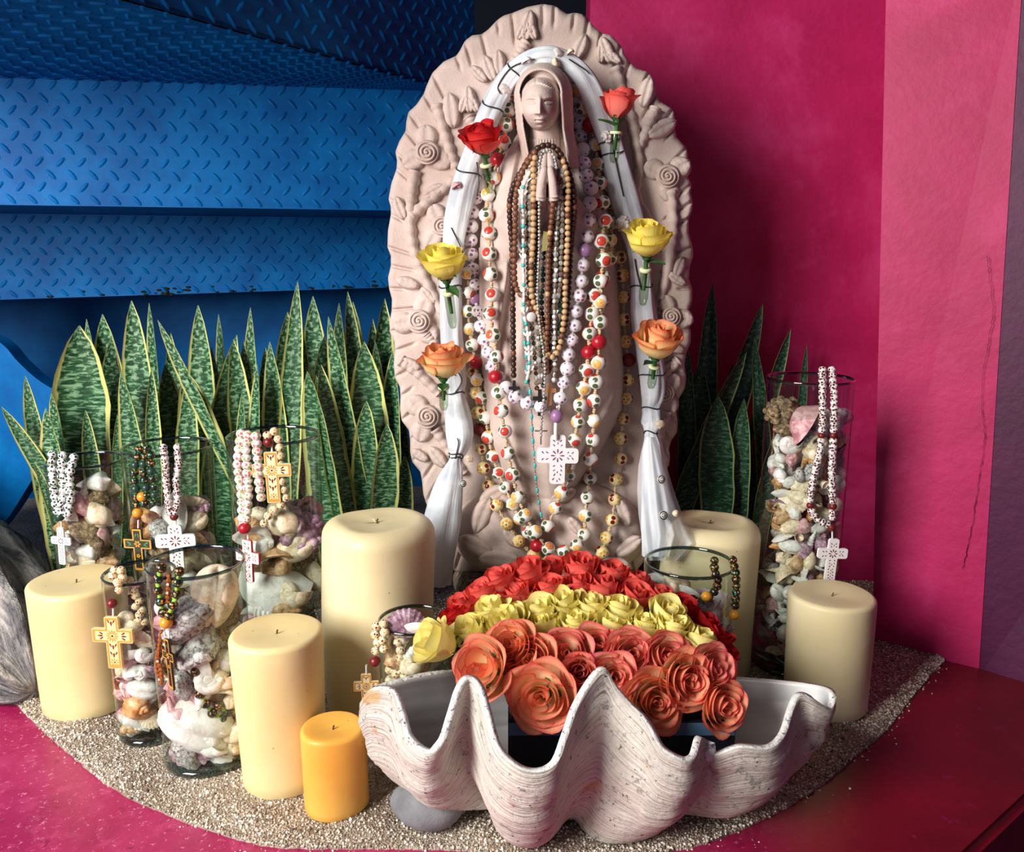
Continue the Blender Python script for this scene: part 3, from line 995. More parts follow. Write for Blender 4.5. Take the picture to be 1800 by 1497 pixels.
def h_robe(X, Y):
    h = h_body(X, Y)
    le = np.interp(Y, LE[:, 1], LE[:, 0]); re = np.interp(Y, RE[:, 1], RE[:, 0])
    inside = 1 / (1 + np.exp(-(X - le) / 1.5)) * (1 / (1 + np.exp((X - re) / 1.5)))
    amt = np.clip((h - 0.02) / 0.06, 0, 1)
    fold_in = 0.007 * np.sin((X - 960) / (7 + (Y - 400) / 110) + 1.5 * np.sin(Y / 90)) * np.clip((Y - 430) / 120, 0, 1)
    fold_out = 0.006 * np.sin((X - 960) / 15 + Y / 70 + 1.2 * np.sin(Y / 53))* np.clip((Y - 300) / 200, 0, 1)
    h = h + amt * (inside * (-0.016 + fold_in) + (1 - inside) * fold_out)
    h = h + amt * 0.006 * (np.exp(-((X - le) / 4) ** 2) + np.exp(-((X - re) / 4) ** 2)) * (Y < 860)
    for a, b in (((872, 440), (946, 352)), ((1052, 440), (978, 352))):
        d, t_ = segd(X, Y, a, b)
        h = np.maximum(h, np.where(d < 34, h_body(X, Y) * 0.75 + 0.018 + 0.030 * t_ + 0.0006 * np.sqrt(np.clip(34 ** 2 - d ** 2, 0, None)) + .003 * np.sin(t_ * 22) * np.clip(1 - t_ * 1.1, 0, 1), 0))
    return np.where(h_body(X, Y) > 0, h, 0)
relief('robe', 828, 1102, 224, 904, 2.5, h_robe)
def h_base(X, Y):
    h = h_mound(X, Y)
    amt = np.clip(h / 0.04, 0, 1)
    return h + amt * (0.007 * np.sin(X / 17 + 2 * np.sin(Y / 31)) * np.sin(Y / 23 + X / 60) + 0.004 * np.sin(X / 6.5 - Y / 9))
relief('carved_cloud_base', 795, 1135, 836, 1036, 2.5, h_base)

# veil and face
def gs(X, Y, cx, cy, sx, sy):
    return np.exp(-((X - cx) / sx) ** 2 - ((Y - cy) / sy) ** 2)
def h_head(X, Y):
    le = np.interp(Y, [170, 230, 294], [903, 909, 920]); re = np.interp(Y, [170, 230, 294], [1007, 1009, 1019])
    el = np.hypot((X - 955) / 52, (Y - 172) / 63)
    d = np.where(Y < 172, el, np.abs(X - (le + re) / 2) / ((re - le) / 2))
    veil = 0.10 + 0.068 * np.clip(1 - d ** 3.2, 0, 1) ** 0.5
    veil = veil + 0.002 * np.sin((X - 955) / 4.2 + np.sin(Y / 30)) * np.clip((Y - 200) / 60, 0, 1)
    veil = np.where(d < 1, veil, 0)
    ol = np.interp(Y, [165, 225, 294], [914, 921, 934]); orr = np.interp(Y, [165, 225, 294], [985, 989, 1001])
    eo = np.hypot((X - 949.5) / 36, (Y - 165) / 42)
    sd_ = np.where(Y < 165, (1 - eo) * 36, np.minimum(X - ol, orr - X))
    inside = np.clip(sd_ / 1.6, 0, 1)
    rim = 0.004 * np.exp(-((sd_ + 3.5) / 3.5) ** 2)
    neck = 0.108 + 0.030 * np.sqrt(np.clip(1 - ((X - 956) / 27) ** 2, 0, 1)) - 0.0 * Y
    neck = neck + np.where(Y > 244, 0.004 + 0.0010 * np.sin(X * 1.25), 0) * np.clip((X - ol) / 6, 0, 1) * np.clip((orr - X) / 6, 0, 1)
    fx, fy = (X - 950) / 37.5, (Y - 183) / 49.0
    jaw = 1 + 0.22 * np.clip((Y - 198) / 32, 0, 1)
    q = (fx * jaw) ** 2 + np.abs(fy) ** 2.2
    face = 0.112 + 0.082 * np.clip(1 - q, 0, 1) ** 0.5
    m = np.clip((1 - q) * 4, 0, 1)
    f = 0.0
    f = f + 0.0035 * gs(X, Y, 933, 172, 11, 3.2) + 0.0035 * gs(X, Y, 966, 172, 11, 3.2)
    f = f - 0.0075 * gs(X, Y, 933, 179, 9.5, 5.5) - 0.0075 * gs(X, Y, 966, 179, 9.5, 5.5)
    for ex in (933, 966):
        e = np.clip(1 - ((X - ex) / 9.0) ** 2 - ((Y - 181) / 4.2) ** 2, 0, 1)
        f = f + 0.0062 * np.sqrt(e)
        lid = 183.0 - 1.8 * ((X - ex) / 9.0) ** 2 * -1
        f = f - 0.0024 * np.exp(-((Y - (184.0 - 1.6 * ((X - ex) / 9) ** 2)) / 0.9) ** 2) * (np.abs(X - ex) < 9)
        f = f - 0.0020 * np.exp(-((Y - (176.3 + 1.8 * ((X - ex) / 10) ** 2)) / 0.9) ** 2) * (np.abs(X - ex) < 10)
    tn = np.clip((Y - 168) / 31, 0, 1)
    nose = (0.0025 + 0.0145 * tn ** 1.3) * np.exp(-((X - 948.5) / (3.2 + 3.0 * tn)) ** 2) * np.clip((Y - 164) / 8, 0, 1) * np.clip((202 - Y) / 2.2, 0, 1)
    f = f + nose + 0.0045 * gs(X, Y, 941.8, 198, 2.8, 2.8) + 0.0045 * gs(X, Y, 955.2, 198, 2.8, 2.8)
    f = f + 0.0050 * gs(X, Y, 950.5, 209.0, 9.5, 2.4) + 0.0055 * gs(X, Y, 951, 215.0, 8.0, 2.8)
    f = f - 0.0050 * np.exp(-((Y - (211.8 + 0.9 * np.cos((X - 951) / 3.2) * .5)) / 0.9) ** 2) * (np.abs(X - 951) < 11)
    f = f - 0.0015 * gs(X, Y, 949.5, 204.5, 1.8, 2.2) - 0.003 * gs(X, Y, 951, 219.5, 8, 1.8)
    f = f + 0.0045 * gs(X, Y, 951, 225, 8, 4.5) + 0.003 * gs(X, Y, 931, 199, 9, 9) + 0.003 * gs(X, Y, 970, 199, 9, 9)
    face = face + m * f
    hl = 146 + np.where(X < 942, ((942 - X) / 27.0) ** 1.6 * 20, ((X - 942) / 40.0) ** 1.6 * 18)
    hair = np.clip((hl - Y) / 1.5, 0, 1)
    strands = 0.0013 * np.sin(np.hypot((X - 942) * .7, (Y - 128)) * 1.9 + (X - 942) / 9)
    face = face + hair * (0.006 + strands - 0.003 * np.exp(-((X - 942) / 1.6) ** 2))
    opening = np.maximum(neck, np.where(q < 1, face, 0))
    h = veil + rim * (d < 1)
    h = np.where(d < 1, h * (1 - inside) + np.maximum(opening, 0.1) * inside, 0)
    return h
relief('veiled_head', 898, 1022, 104, 294, 1.0, h_head, 0.02)

# praying hands
for sgn in (-1, 1):
    mb = MB()
    for f in range(4):
        tip = (268, 265, 268, 276)[f]
        Yf = YP - 0.200 + f * 0.012
        base = P(962 + sgn * 11.5, 352, Yf + 0.004); mid = P(962 + sgn * 9.0, 312, Yf - 0.002); knu = P(962 + sgn * 6.5, 292, Yf - .001); tp = P(962 + sgn * 3.8, tip, Yf + 0.004)
        path = spline([base, mid, knu, tp], 14)
        rr = np.interp(np.linspace(0, 1, 14), [0, .4, .6, .85, .95, 1], [.0095, .0088, .0082, .0066, .0050, .0012])
        mb.tube(path, rr, 9)
    Yt = YP - 0.212
    path = spline([P(962 + sgn * 12, 345, Yt + .006), P(962 + sgn * 10, 322, Yt), P(962 + sgn * 6, 302, Yt - .001), P(962 + sgn * 4.5, 292, Yt + .002)], 12)
    mb.tube(path, np.interp(np.linspace(0, 1, 12), [0, .5, .85, 1], [.0085, .0075, .0058, .0012]), 9)
    mb.sphere(tuple(P(962 + sgn * 11, 336, YP - 0.185)), 0.02, 12, 8, 0, (.5, 1.1, 1.3))
    link('hand', mb.mesh('hand', [M['stone']], True, statue.location), statue)
    mb = MB()
    mb.tube(spline([P(962 + sgn * 10, 334, YP - .178), P(962 + sgn * 19, 358, YP - .152), P(962 + sgn * 46, 396, YP - .116), P(962 + sgn * 76, 432, YP - .070)], 14), np.linspace(.018, .033, 14), 16)
    link('sleeve', mb.mesh('sleeve', [M['stone']], True, statue.location), statue)

# carved roses, stems, leaves on the slab
def carved_rose(cx, cy, R, ph, dome=0.032):
    o = None
    for k in range(3):
        a = ph + k * 2 * PI / 3
        carved_leaf(cx + math.cos(a) * R * .95, cy + math.sin(a) * R * .95, R * 1.5, a, 0.95, 0.014, 'carved_petal')
    rr, tt = np.meshgrid(np.linspace(0.0, 1, 22), np.linspace(0, 2 * PI, 56, endpoint=False), indexing='ij')
    X = cx + rr * R * .78 * np.cos(tt); Y = cy + rr * R * .78 * np.sin(tt)
    ph2 = (rr * 3.3 - tt / (2 * PI)) % 1.0
    h = dome * (1 - rr ** 2.2) ** .6 * .55 + dome * .45 - 0.0095 * (1 - np.abs(ph2 - .45) * 2) ** 2 * (rr > .08)
    h = np.where(rr > .97, 0, h)
    link('carved_rose', grid_mesh('carved_rose', PN(X, Y, YP - h) - SL, [M['stone']], cv=True), statue)
def carved_leaf(cx, cy, L, a, wid=0.52, hgt=0.017, name='carved_leaf'):
    u, v_ = np.meshgrid(np.linspace(-1, 1, 15), np.linspace(-1, 1, 11), indexing='ij')
    half = L / 2 * wid * np.clip(1 - np.abs(u) ** 2.2, 0, 1) ** .75 + .2
    lx, ly = u * L / 2, v_ * half
    X = cx + lx * math.cos(a) - ly * math.sin(a); Y = cy + lx * math.sin(a) + ly * math.cos(a)
    h = hgt * np.clip(1.05 - np.abs(v_) ** 5, 0, 1) * np.clip(1.05 - np.abs(u) ** 8, 0, 1) - 0.003 * np.exp(-(v_ / .12) ** 2) - 0.0016 * np.abs(np.sin(u * 7 + np.abs(v_) * 2))
    h = np.where((np.abs(v_) > .99) | (np.abs(u) > .99), -0.001, np.maximum(h, .001))
    base = h_mound(cx, cy)
    link(name, grid_mesh(name, PN(X, Y, YP - h - base) - SL, [M['stone']]), statue)
def carved_stem(pp, r=10.5):
    sp_ = spline(pp, 8 * len(pp))
    pts = [P(x, y, YP + 0.003 - float(h_mound(x, y))) for x, y in sp_]
    rr = np.linspace(r, r * .8, len(pts)) * 0.00122
    q, _ = tube_pts(pts, rr * (1 + .12 * np.sin(np.arange(len(pts)) * 1.7)), 10, 1.7)
    link('carved_stem', grid_mesh('carved_stem', q - SL, [M['stone']], cv=True), statue)
for a in ((750, 267, 29, .5), (1174, 309, 28, -.6), (777, 398, 26, 2.2), (736, 564, 28, .9), (751, 732, 28, 1.9), (1180, 556, 24, .2), (1168, 690, 24, 1.2), (882, 925, 24, 0), (1085, 935, 22, 2)):
    if a[1] < 900:
        carved_rose(*a)
for cx, cy, L, a in ((927, 45, 58, 1.75), (919, 52, 40, 2.1), (934, 52, 40, 1.2), (824, 175, 50, 1.5), (815, 182, 36, 1.9), (832, 182, 36, 1.1), (1066, 88, 52, 1.2), (1056, 94, 36, 1.6), (1078, 100, 36, .7),
                     (703, 366, 46, 1.2), (793, 194, 66, 1.45), (877, 110, 48, 1.5), (763, 336, 46, -.5), (716, 497, 44, .3), (752, 520, 40, .9), (769, 803, 48, .9), (722, 640, 40, .5), (1020, 82, 50, -1.2),
                     (1136, 162, 58, -1.3), (1163, 226, 60, -.5), (1194, 470, 42, -1.2), (1190, 490, 40, .6), (1186, 610, 40, .4), (1178, 645, 42, -.5), (1150, 800, 44, 1.2), (860, 120, 50, 1.2), (842, 130, 40, .8), (738, 800, 36, .6),
                     (848, 905, 70, -1.2), (838, 960, 70, .5), (880, 985, 80, .1), (1095, 900, 56, 1.2), (1105, 960, 60, -.6), (868, 870, 60, -.5), (900, 945, 46, .9), (1080, 990, 60, .2), (990, 870, 50, -.4), (1012, 925, 44, .9)):
    carved_leaf(cx, cy, L, a)
for pp in ([(730, 300), (724, 340), (722, 380), (726, 430), (742, 475), (766, 525), (790, 570)], [(724, 380), (758, 350), (800, 315), (818, 285)], [(768, 185), (782, 235), (798, 285), (808, 310)],
           [(824, 205), (836, 230), (846, 260)], [(925, 75), (912, 98), (894, 122)], [(1080, 120), (1094, 170), (1112, 225), (1122, 290), (1118, 345), (1150, 402)], [(1178, 335), (1182, 400), (1176, 455), (1160, 525)],
           [(1152, 190), (1138, 225), (1120, 262)], [(704, 632), (735, 655), (772, 690)], [(765, 752), (790, 790), (815, 830)], [(1192, 632), (1172, 650), (1150, 690)], [(1172, 720), (1160, 760), (1150, 810)], [(750, 585), (762, 600), (785, 640)]):
    carved_stem(pp)

# ================================================================== CANDLES
def base_y(row):
    return G(900, row).y
def lathe(prof, n=56):
    th = np.linspace(0, 2 * PI, n, endpoint=False)
    return np.array([np.stack([r * np.cos(th), r * np.sin(th), np.full(n, z)], -1) for r, z in prof])
def candle(L, R, top_row, Yc, mat, label, round_=0.012, seed=0, melt=0.0, taper=1.0):
    c = P((L + R) / 2, top_row, Yc)
    r = (R - L) / 2 * pxm(c)
    H = c.z
    rd = round_
    rb = r * taper
    prof = [(0.0005, 0.0), (rb - .006, 0.0), (rb, 0.007)]
    prof += [(rb + (r - rb) * f, 0.007 + (H - rd - 0.007) * f) for f in np.linspace(.08, 1, 12)]
    for a in np.linspace(0.15, 1, 7):
        prof.append((r - rd + rd * math.cos(a * PI / 2), H - rd + rd * math.sin(a * PI / 2) * 1.0))
    prof += [(r * .62, H - .002), (r * .3, H - .004), (r * .1, H - .006), (0.0005, H - .006)]
    pts = lathe(prof, 72)
    rg = np.random.default_rng(seed)
    th = np.linspace(0, 2 * PI, 72, endpoint=False)
    for k in range(4):
        a = rg.uniform(.0004, .0013) * (1 + melt * 4)
        w = a * np.sin((k + 1) * th[None] + rg.uniform(0, 6) + pts[:, :1, 2] * rg.uniform(4, 14))
        pts[..., 0] += w * np.cos(th)[None] * (pts[:, :1, 2] > .001); pts[..., 1] += w * np.sin(th)[None] * (pts[:, :1, 2] > .001)
    o = thing('candle', label, 'candle', (c.x, Yc, 0.0), group='pillar candles on the sand')
    link('wax_body', grid_mesh('wax_body', pts, [mat], cv=True), o)
    mb = MB()
    mb.tube(spline([(0, 0, H - .008), (.0006, 0, H - .003), (.002, -.001, H + .0005)], 6), 0.0014, 6)
    link('wick', mb.mesh('wick', [M['wick']]), o)
    return o, c, r, H
CY1 = 1.505
candle(52, 215, 1018, CY1, M['wax'], 'ivory pillar candle at far left, beside the grey driftwood', seed=1, taper=.91, round_=.009)
candle(405, 567, 1107, 1.268, M['wax'], 'ivory pillar candle right of the front shell vase', seed=2, round_=.009, taper=.94)
candle(529, 641, 1275, 1.193, M['wax_amber'], 'small amber pillar candle in front, left of the giant clam shell', seed=3, round_=.007)
candle(565, 760, 912, 1.46, M['wax_pale'], 'tall pale pillar candle with rounded shoulders left of the statue', round_=.03, seed=4, melt=.5)
candle(1162, 1334, 914, 1.665, M['wax_pale'], 'tall pale pillar candle behind the vase right of the statue', round_=.034, seed=5, melt=.5)
candle(1390, 1536, 1042, 1.50, M['wax_pale'], 'pale pillar candle in front of the pink wall at right', seed=6, round_=.009)
candle(1302, 1416, 1275, 1.318, M['wax_amber'], 'small amber candle half hidden behind the right lip of the clam shell', seed=7, round_=.007)

# ================================================================== GLASS CYLINDERS
VASES = {}
def vase(key, L, R, rim_row, Yc, label, taper=0.96):
    c = P((L + R) / 2, rim_row, Yc)
    r = (R - L) / 2 * pxm(c)
    H = c.z
    o = thing('glass_vase', label, 'vase', (c.x, Yc, 0.0), group='glass cylinders of seashells')
    w = 0.0035
    zz = np.linspace(0, 1, 9)
    outer = [(r * (taper + (1 - taper) * f), .004 + (H - .008) * f) for f in zz]
    inner = [(a - w, max(z, .014)) for a, z in outer][::-1]
    link('glass_wall', grid_mesh('glass_wall', lathe(outer, 64), [M['glass']], cv=True), o)
    rimp = [(r - w, H - .006), (r - w * .2, H - .006), (r + .0004, H - .002), (r - w * .5, H), (r - w * 1.1, H - .002), (r - w, H - .006)]
    link('rim', grid_mesh('rim', lathe(rimp, 64), [M['glass_rim']], cv=True), o)
    rb = r * taper
    bt = [(0.0005, .001), (rb * .9, .001), (rb, .005), (rb - w, .014), (0.0005, .012)]
    link('base', grid_mesh('base', lathe(bt, 64), [M['glass_rim']], cv=True), o)
    VASES[key] = (o, c, r, H, taper)
    return o
vase('a', 85, 213, 806, 1.735, 'shortest back glass vase at far left with a white cross')
vase('b', 218, 370, 782, 1.70, 'glass vase with two rosaries, second from left at the back')
vase('c', 400, 560, 762, 1.62, 'glass vase behind the ivory candle with two hanging crosses and a big white shell')
vase('d', 183, 305, 1003, 1.405, 'small slim glass vase with a peach cross right of the left candle')
vase('e', 260, 427, 984, 1.330, 'large front glass vase of big shells with a black and gold cross')
vase('f', 664, 790, 1086, 1.320, 'small glass vase behind the left lip of the clam shell')
vase('g', 1133, 1290, 985, 1.475, 'glass vase behind the roses with a dark olive rosary over its right rim')
vase('h', 1350, 1499, 662, 1.665, 'tall glass vase full of shells before the pink back wall')

# ================================================================== SEASHELLS
def sh_scallop(ribs=11, amp=.05, depth=.38, flare=1.0):
    u, v_ = np.meshgrid(np.linspace(-1, 1, 34), np.linspace(0, 1, 12), indexing='ij')
    a = u * 1.12 * flare
    edge = 1 - .18 * np.abs(u) ** 3
    rr = v_ * edge * (1 + .02 * np.cos(u * ribs * PI))
    x = np.sin(a) * rr * .95; y = np.cos(a) * rr - .45
    z = depth * np.sin(np.clip(v_, 0, 1) * PI * .62 + .25) * (1 - .75 * np.abs(u) ** 2.5) + amp * np.cos(u * ribs * PI) * v_ ** 1.3 * .5
    top = np.stack([x, y, z - .12], -1)
    low = top.copy(); low[..., 2] -= .05; low[..., :2] *= .985
    mb = MB(); mb.grid(top); mb.grid(low[::-1])
    mb.grid(np.stack([top[:, -1], low[:, -1]], 1))
    mb.grid(np.stack([top[0], low[0]], 1)); mb.grid(np.stack([low[-1], top[-1]], 1))
    return mb
def sh_spiral(turns=3.6, growth=.52, spire=1.0, tube=.62, flare=1.25, n=70, m=14, knob=0.0, squash=1.0):
    t_ = np.linspace(0, turns * 2 * PI, n)
    g = np.exp((t_ - t_[-1]) / (2 * PI) * growth * 1.5)
    cr_ = .42 * g
    cz = -spire * g + spire * .35
    ph = np.linspace(0, 2 * PI, m, endpoint=False)
    pts = []
    for i in range(n):
        rt = tube * g[i] * .72
        if i > n - 7: rt *= 1 + (flare - 1) * (i - n + 7) / 6
        kb = 1 + knob * max(0, math.sin(t_[i] * 5.0)) ** 3
        rr_ = cr_[i] + rt * np.cos(ph) * kb
        zz = cz[i] + rt * np.sin(ph) * squash * (1.25 if squash > 1 else 1)
        pts.append(np.stack([rr_ * math.cos(t_[i]), rr_ * math.sin(t_[i]), zz], -1))
    mb = MB(); mb.grid(np.array(pts), cv=True)
    mb.f.append(list(range(m))); mb.m.append(0)
    # dark aperture lining set a little inside the mouth
    last = np.array(pts[-1]); ctr = last.mean(0)
    inn = ctr + (last - ctr) * .8; deep = ctr + (last - ctr) * .35 - (np.array(pts[-1]).mean(0) - np.array(pts[-4]).mean(0)) * 1.2
    mb.grid(np.stack([last, inn, deep], 0), cv=True)
    mb.f.append([len(mb.v) - m + k for k in range(m)]); mb.m.append(0)
    return mb
def sh_whelk():
    mb = sh_spiral(4.2, .50, 1.15, .62, 1.5, 84, 14, .22, 1.35)
    mb.tube(spline([(.30, .05, -.75), (.18, .06, -1.15), (.10, .02, -1.55)], 8), np.linspace(.26, .06, 8), 9)
    return mb
def sh_cone():
    pts = []
    th = np.linspace(0, 2 * PI, 22, endpoint=False)
    for z, r in ((-1.1, .03), (-1.0, .10), (-.5, .28), (0, .46), (.3, .54), (.42, .52), (.5, .36), (.6, .22), (.72, .10), (.8, .02)):
        pts.append(np.stack([r * np.cos(th), r * np.sin(th), np.full(22, z)], -1))
    mb = MB(); mb.grid(np.array(pts), cv=True)
    return mb
def sh_auger():
    pts = []
    th = np.linspace(0, 2 * PI, 16, endpoint=False)
    for k in range(40):
        f = k / 39
        r = .40 * (1 - f) ** .9 * (1 + .14 * math.sin(f * 46)) + .01
        pts.append(np.stack([r * np.cos(th), r * np.sin(th), np.full(16, -1 + 2 * f) + .03 * np.sin(th)], -1))
    mb = MB(); mb.grid(np.array(pts), cv=True)
    mb.f.append(list(range(16))[::-1]); mb.m.append(0)
    return mb
def sh_rock(seed, rough=.28):
    rg = np.random.default_rng(seed)
    v_, f = sphere_vf(22, 14)
    k = rg.normal(0, 1, (9, 3)) * 2.4; ph = rg.uniform(0, 6, 9)
    d = sum(np.sin(v_ @ k[i] + ph[i]) for i in range(9)) / 9
    k2 = rg.normal(0, 1, (7, 3)) * 8; d2 = sum(np.sin(v_ @ k2[i] + ph[i]) for i in range(7)) / 7
    v_ = v_ * (1 + rough * 1.6 * d + rough * .5 * d2)[:, None] * np.array((1, .75, .65))
    mb = MB(); mb.add(v_, f)
    return mb
def sh_cowrie():
    v_, f = sphere_vf(24, 16)
    x, y, z = v_.T
    r = 1 - .22 * np.exp(-((x / .12) ** 2)) * (y < 0)
    v_ = np.stack([x * .62 * (1 + .2 * z), y * .55, z * .95], -1) * r[:, None]
    mb = MB(); mb.add(v_, f)
    return mb
def sh_murex():
    mb = sh_spiral(3.6, .5, .95, .62, 1.7, 90, 14, .55, 1.25)
    mb.tube(spline([(.30, .05, -.6), (.2, .02, -1.0), (.12, .0, -1.3)], 6), np.linspace(.24, .05, 6), 8)
    return mb
def sh_barnacles():
    mb = MB()
    rg = np.random.default_rng(5)
    mb.sphere((0, 0, 0), .6, 12, 8, 0, (1, .7, .7))
    for k in range(46):
        d = rg.normal(0, 1, 3); d /= np.linalg.norm(d)
        c = d * .6 * np.array((1, .7, .7))
        mb.sphere(tuple(c), rg.uniform(.08, .17), 7, 5)
    return mb
KIND = {'scallop': sh_scallop(), 'clam': sh_scallop(0, 0.0, .46, .98), 'whelk': sh_whelk(), 'snail': sh_spiral(3.0, .62, .55, .70, 1.2, 60, 14),
        'cone': sh_cone(), 'auger': sh_auger(), 'rock': sh_rock(1), 'rock2': sh_rock(4, .36), 'cowrie': sh_cowrie(), 'murex': sh_murex(), 'cluster': sh_barnacles()}
_shm = {}
def shell_mesh(kind, mat):
    if (kind, mat) not in _shm:
        mb = KIND[kind]
        v_ = np.array(mb.v)
        v_ = v_ - (v_.max(0) + v_.min(0)) / 2
        v_ = v_ / np.abs(np.linalg.norm(v_, axis=1)).max()
        me = mesh_np(kind, v_, mb.f, None, [M[mat]])
        _shm[(kind, mat)] = me
    return _shm[(kind, mat)]
WORD = {'scallop': 'ribbed scallop', 'clam': 'smooth clam', 'whelk': 'whelk', 'snail': 'round snail', 'cone': 'cone', 'auger': 'spiral auger', 'rock': 'coral lump', 'rock2': 'coral lump', 'cowrie': 'cowrie', 'murex': 'spiny murex', 'cluster': 'barnacle cluster'}
NAMEW = {'scallop': 'scallop_shell', 'clam': 'clam_shell', 'whelk': 'whelk_shell', 'snail': 'snail_shell', 'cone': 'cone_shell', 'auger': 'auger_shell', 'rock': 'coral_lump', 'rock2': 'coral_lump', 'cowrie': 'cowrie_shell', 'murex': 'murex_shell', 'cluster': 'barnacle_cluster'}
MW = {'sh_white': 'white', 'sh_cream': 'cream', 'sh_tan': 'tan', 'sh_orange': 'orange', 'sh_pink': 'pink', 'sh_purple': 'purple', 'sh_grey': 'speckled grey', 'sh_brown': 'brown', 'sh_stripe': 'black and white striped'}
def seashell(kind, mat, loc, size, rot, label, group=None):
    o = link(NAMEW[kind], shell_mesh(kind, mat), None, loc, rot, size)
    if group and label.endswith('#'):
        label = where_in(label[:-1], loc)
    return tag(o, label, 'coral' if kind.startswith('rock') else 'shell', group)
def rquat(rg):
    q_ = rg.normal(0, 1, 4); q_ /= np.linalg.norm(q_)
    return Quaternion(q_)
VW = {'a': 'in the far left vase', 'b': 'in the two-rosary vase', 'c': 'in the pink rosary vase', 'd': 'in the slim peach-cross vase',
      'e': 'in the large front vase', 'f': 'in the vase behind the clam', 'g': 'in the vase behind the roses', 'h': 'in the tall right vase'}
def where_in(label, loc):
    key, p_ = label[0], Vector(loc)
    o, c, r, H, tp = VASES[key]
    f = (p_.z - .016) / (H * .8)
    g = (p_.x - c.x) / r
    v_ = ['bottom', 'low', 'lower middle', 'middle', 'upper middle', 'high', 'top'][max(0, min(6, int(f * 7)))]
    h_ = 'left' if g < -.3 else ('right' if g > .3 else 'centre')
    return f'{label[2:]} {VW[key]}, {v_} {h_}'
def project(v_):
    dep = v_.y * CP + (HC - v_.z) * SP
    return 900 + v_.x / dep * FPX, IH / 2 - FPX * ((v_.z - HC) * CP + v_.y * SP) / dep
SIGNATURE = []
def in_vase(key, px, py, kind, mat, size_px, rot, label=None, back=0.0):
    """a chosen shell lying against the front glass at a pixel"""
    o, c, r, H, tp = VASES[key]
    Y = c.y
    sz = size_px * 1.3 * pxm(c)
    for _ in range(5):
        p_ = P(px, py, Y)
        rz = r * (tp + (1 - tp) * min(max(p_.z / H, 0), 1))
        lim = max(rz - .005 - sz * .5, .006)
        dx = max(-lim, min(lim, p_.x - c.x))
        Y = c.y - math.sqrt(max(lim ** 2 - dx ** 2, 0)) + back
    p_ = P(px, py, Y); p_.x = c.x + dx
    p_.z = max(p_.z, .016 + sz * .6)
    SIGNATURE.append((key, p_, sz * 1.5))
    return seashell(kind, mat, p_, sz, rot, label or f'{key}:{MW[mat]} {WORD[kind]} shell#'.replace('coral lump shell', 'coral lump').replace('cluster shell', 'cluster'), 'seashells ' + VW[key])
E = lambda a, b, c_: Euler((math.radians(a), math.radians(b), math.radians(c_))).to_quaternion()
FACE = lambda tilt=0, spin=0: E(90 + tilt, spin, 0)      # local +z towards the camera
# vase e, large front one
in_vase('e', 378, 1048, 'cowrie', 'sh_cream', 46, E(5, 10, 20), 'large smooth cream shell at the top of the front vase')
in_vase('e', 330, 1085, 'rock', 'sh_grey', 44, E(10, -40, 10), 'upper speckled grey coral lump in the large front vase')
in_vase('e', 352, 1135, 'rock2', 'sh_grey', 44, E(0, -25, 60), 'lower speckled grey coral lump in the large front vase')
in_vase('e', 345, 1168, 'clam', 'sh_white', 34, FACE(10, 70))
in_vase('e', 372, 1180, 'auger', 'sh_cream', 34, E(0, 35, 0))
in_vase('e', 400, 1170, 'cone', 'sh_white', 30, E(0, 30, 0))
in_vase('e', 372, 1195, 'snail', 'sh_white', 26, E(70, 0, 30))
in_vase('e', 402, 1190, 'whelk', 'sh_cream', 30, E(60, 60, 0))
in_vase('e', 322, 1205, 'rock', 'sh_grey', 22, E(60, 60, 0))
in_vase('e', 396, 1225, 'murex', 'sh_cream', 30, E(20, 70, 0))
in_vase('e', 318, 1238, 'murex', 'sh_pink', 34, E(30, 160, 40), 'bright pink spiny shell in the large front vase')
in_vase('e', 345, 1272, 'cowrie', 'sh_white', 54, E(0, 112, 0), 'large glossy white cowrie low in the front vase')
in_vase('e', 408, 1285, 'whelk', 'sh_cream', 30, E(20, 100, 30))
in_vase('e', 375, 1308, 'snail', 'sh_white', 24, E(80, 40, 0))
in_vase('e', 408, 1318, 'rock2', 'sh_brown', 26, E(0, 40, 0))
in_vase('e', 340, 1330, 'scallop', 'sh_purple', 36, FACE(0, 160), 'purple ribbed scallop near the bottom of the front vase')
in_vase('e', 310, 1335, 'auger', 'sh_tan', 34, E(0, 10, 0))
in_vase('e', 385, 1345, 'scallop', 'sh_white', 32, FACE(-20, 80))
in_vase('e', 335, 1372, 'rock', 'sh_grey', 30, E(0, 60, 0))
in_vase('e', 405, 1358, 'cone', 'sh_cream', 24, E(0, 60, 0))
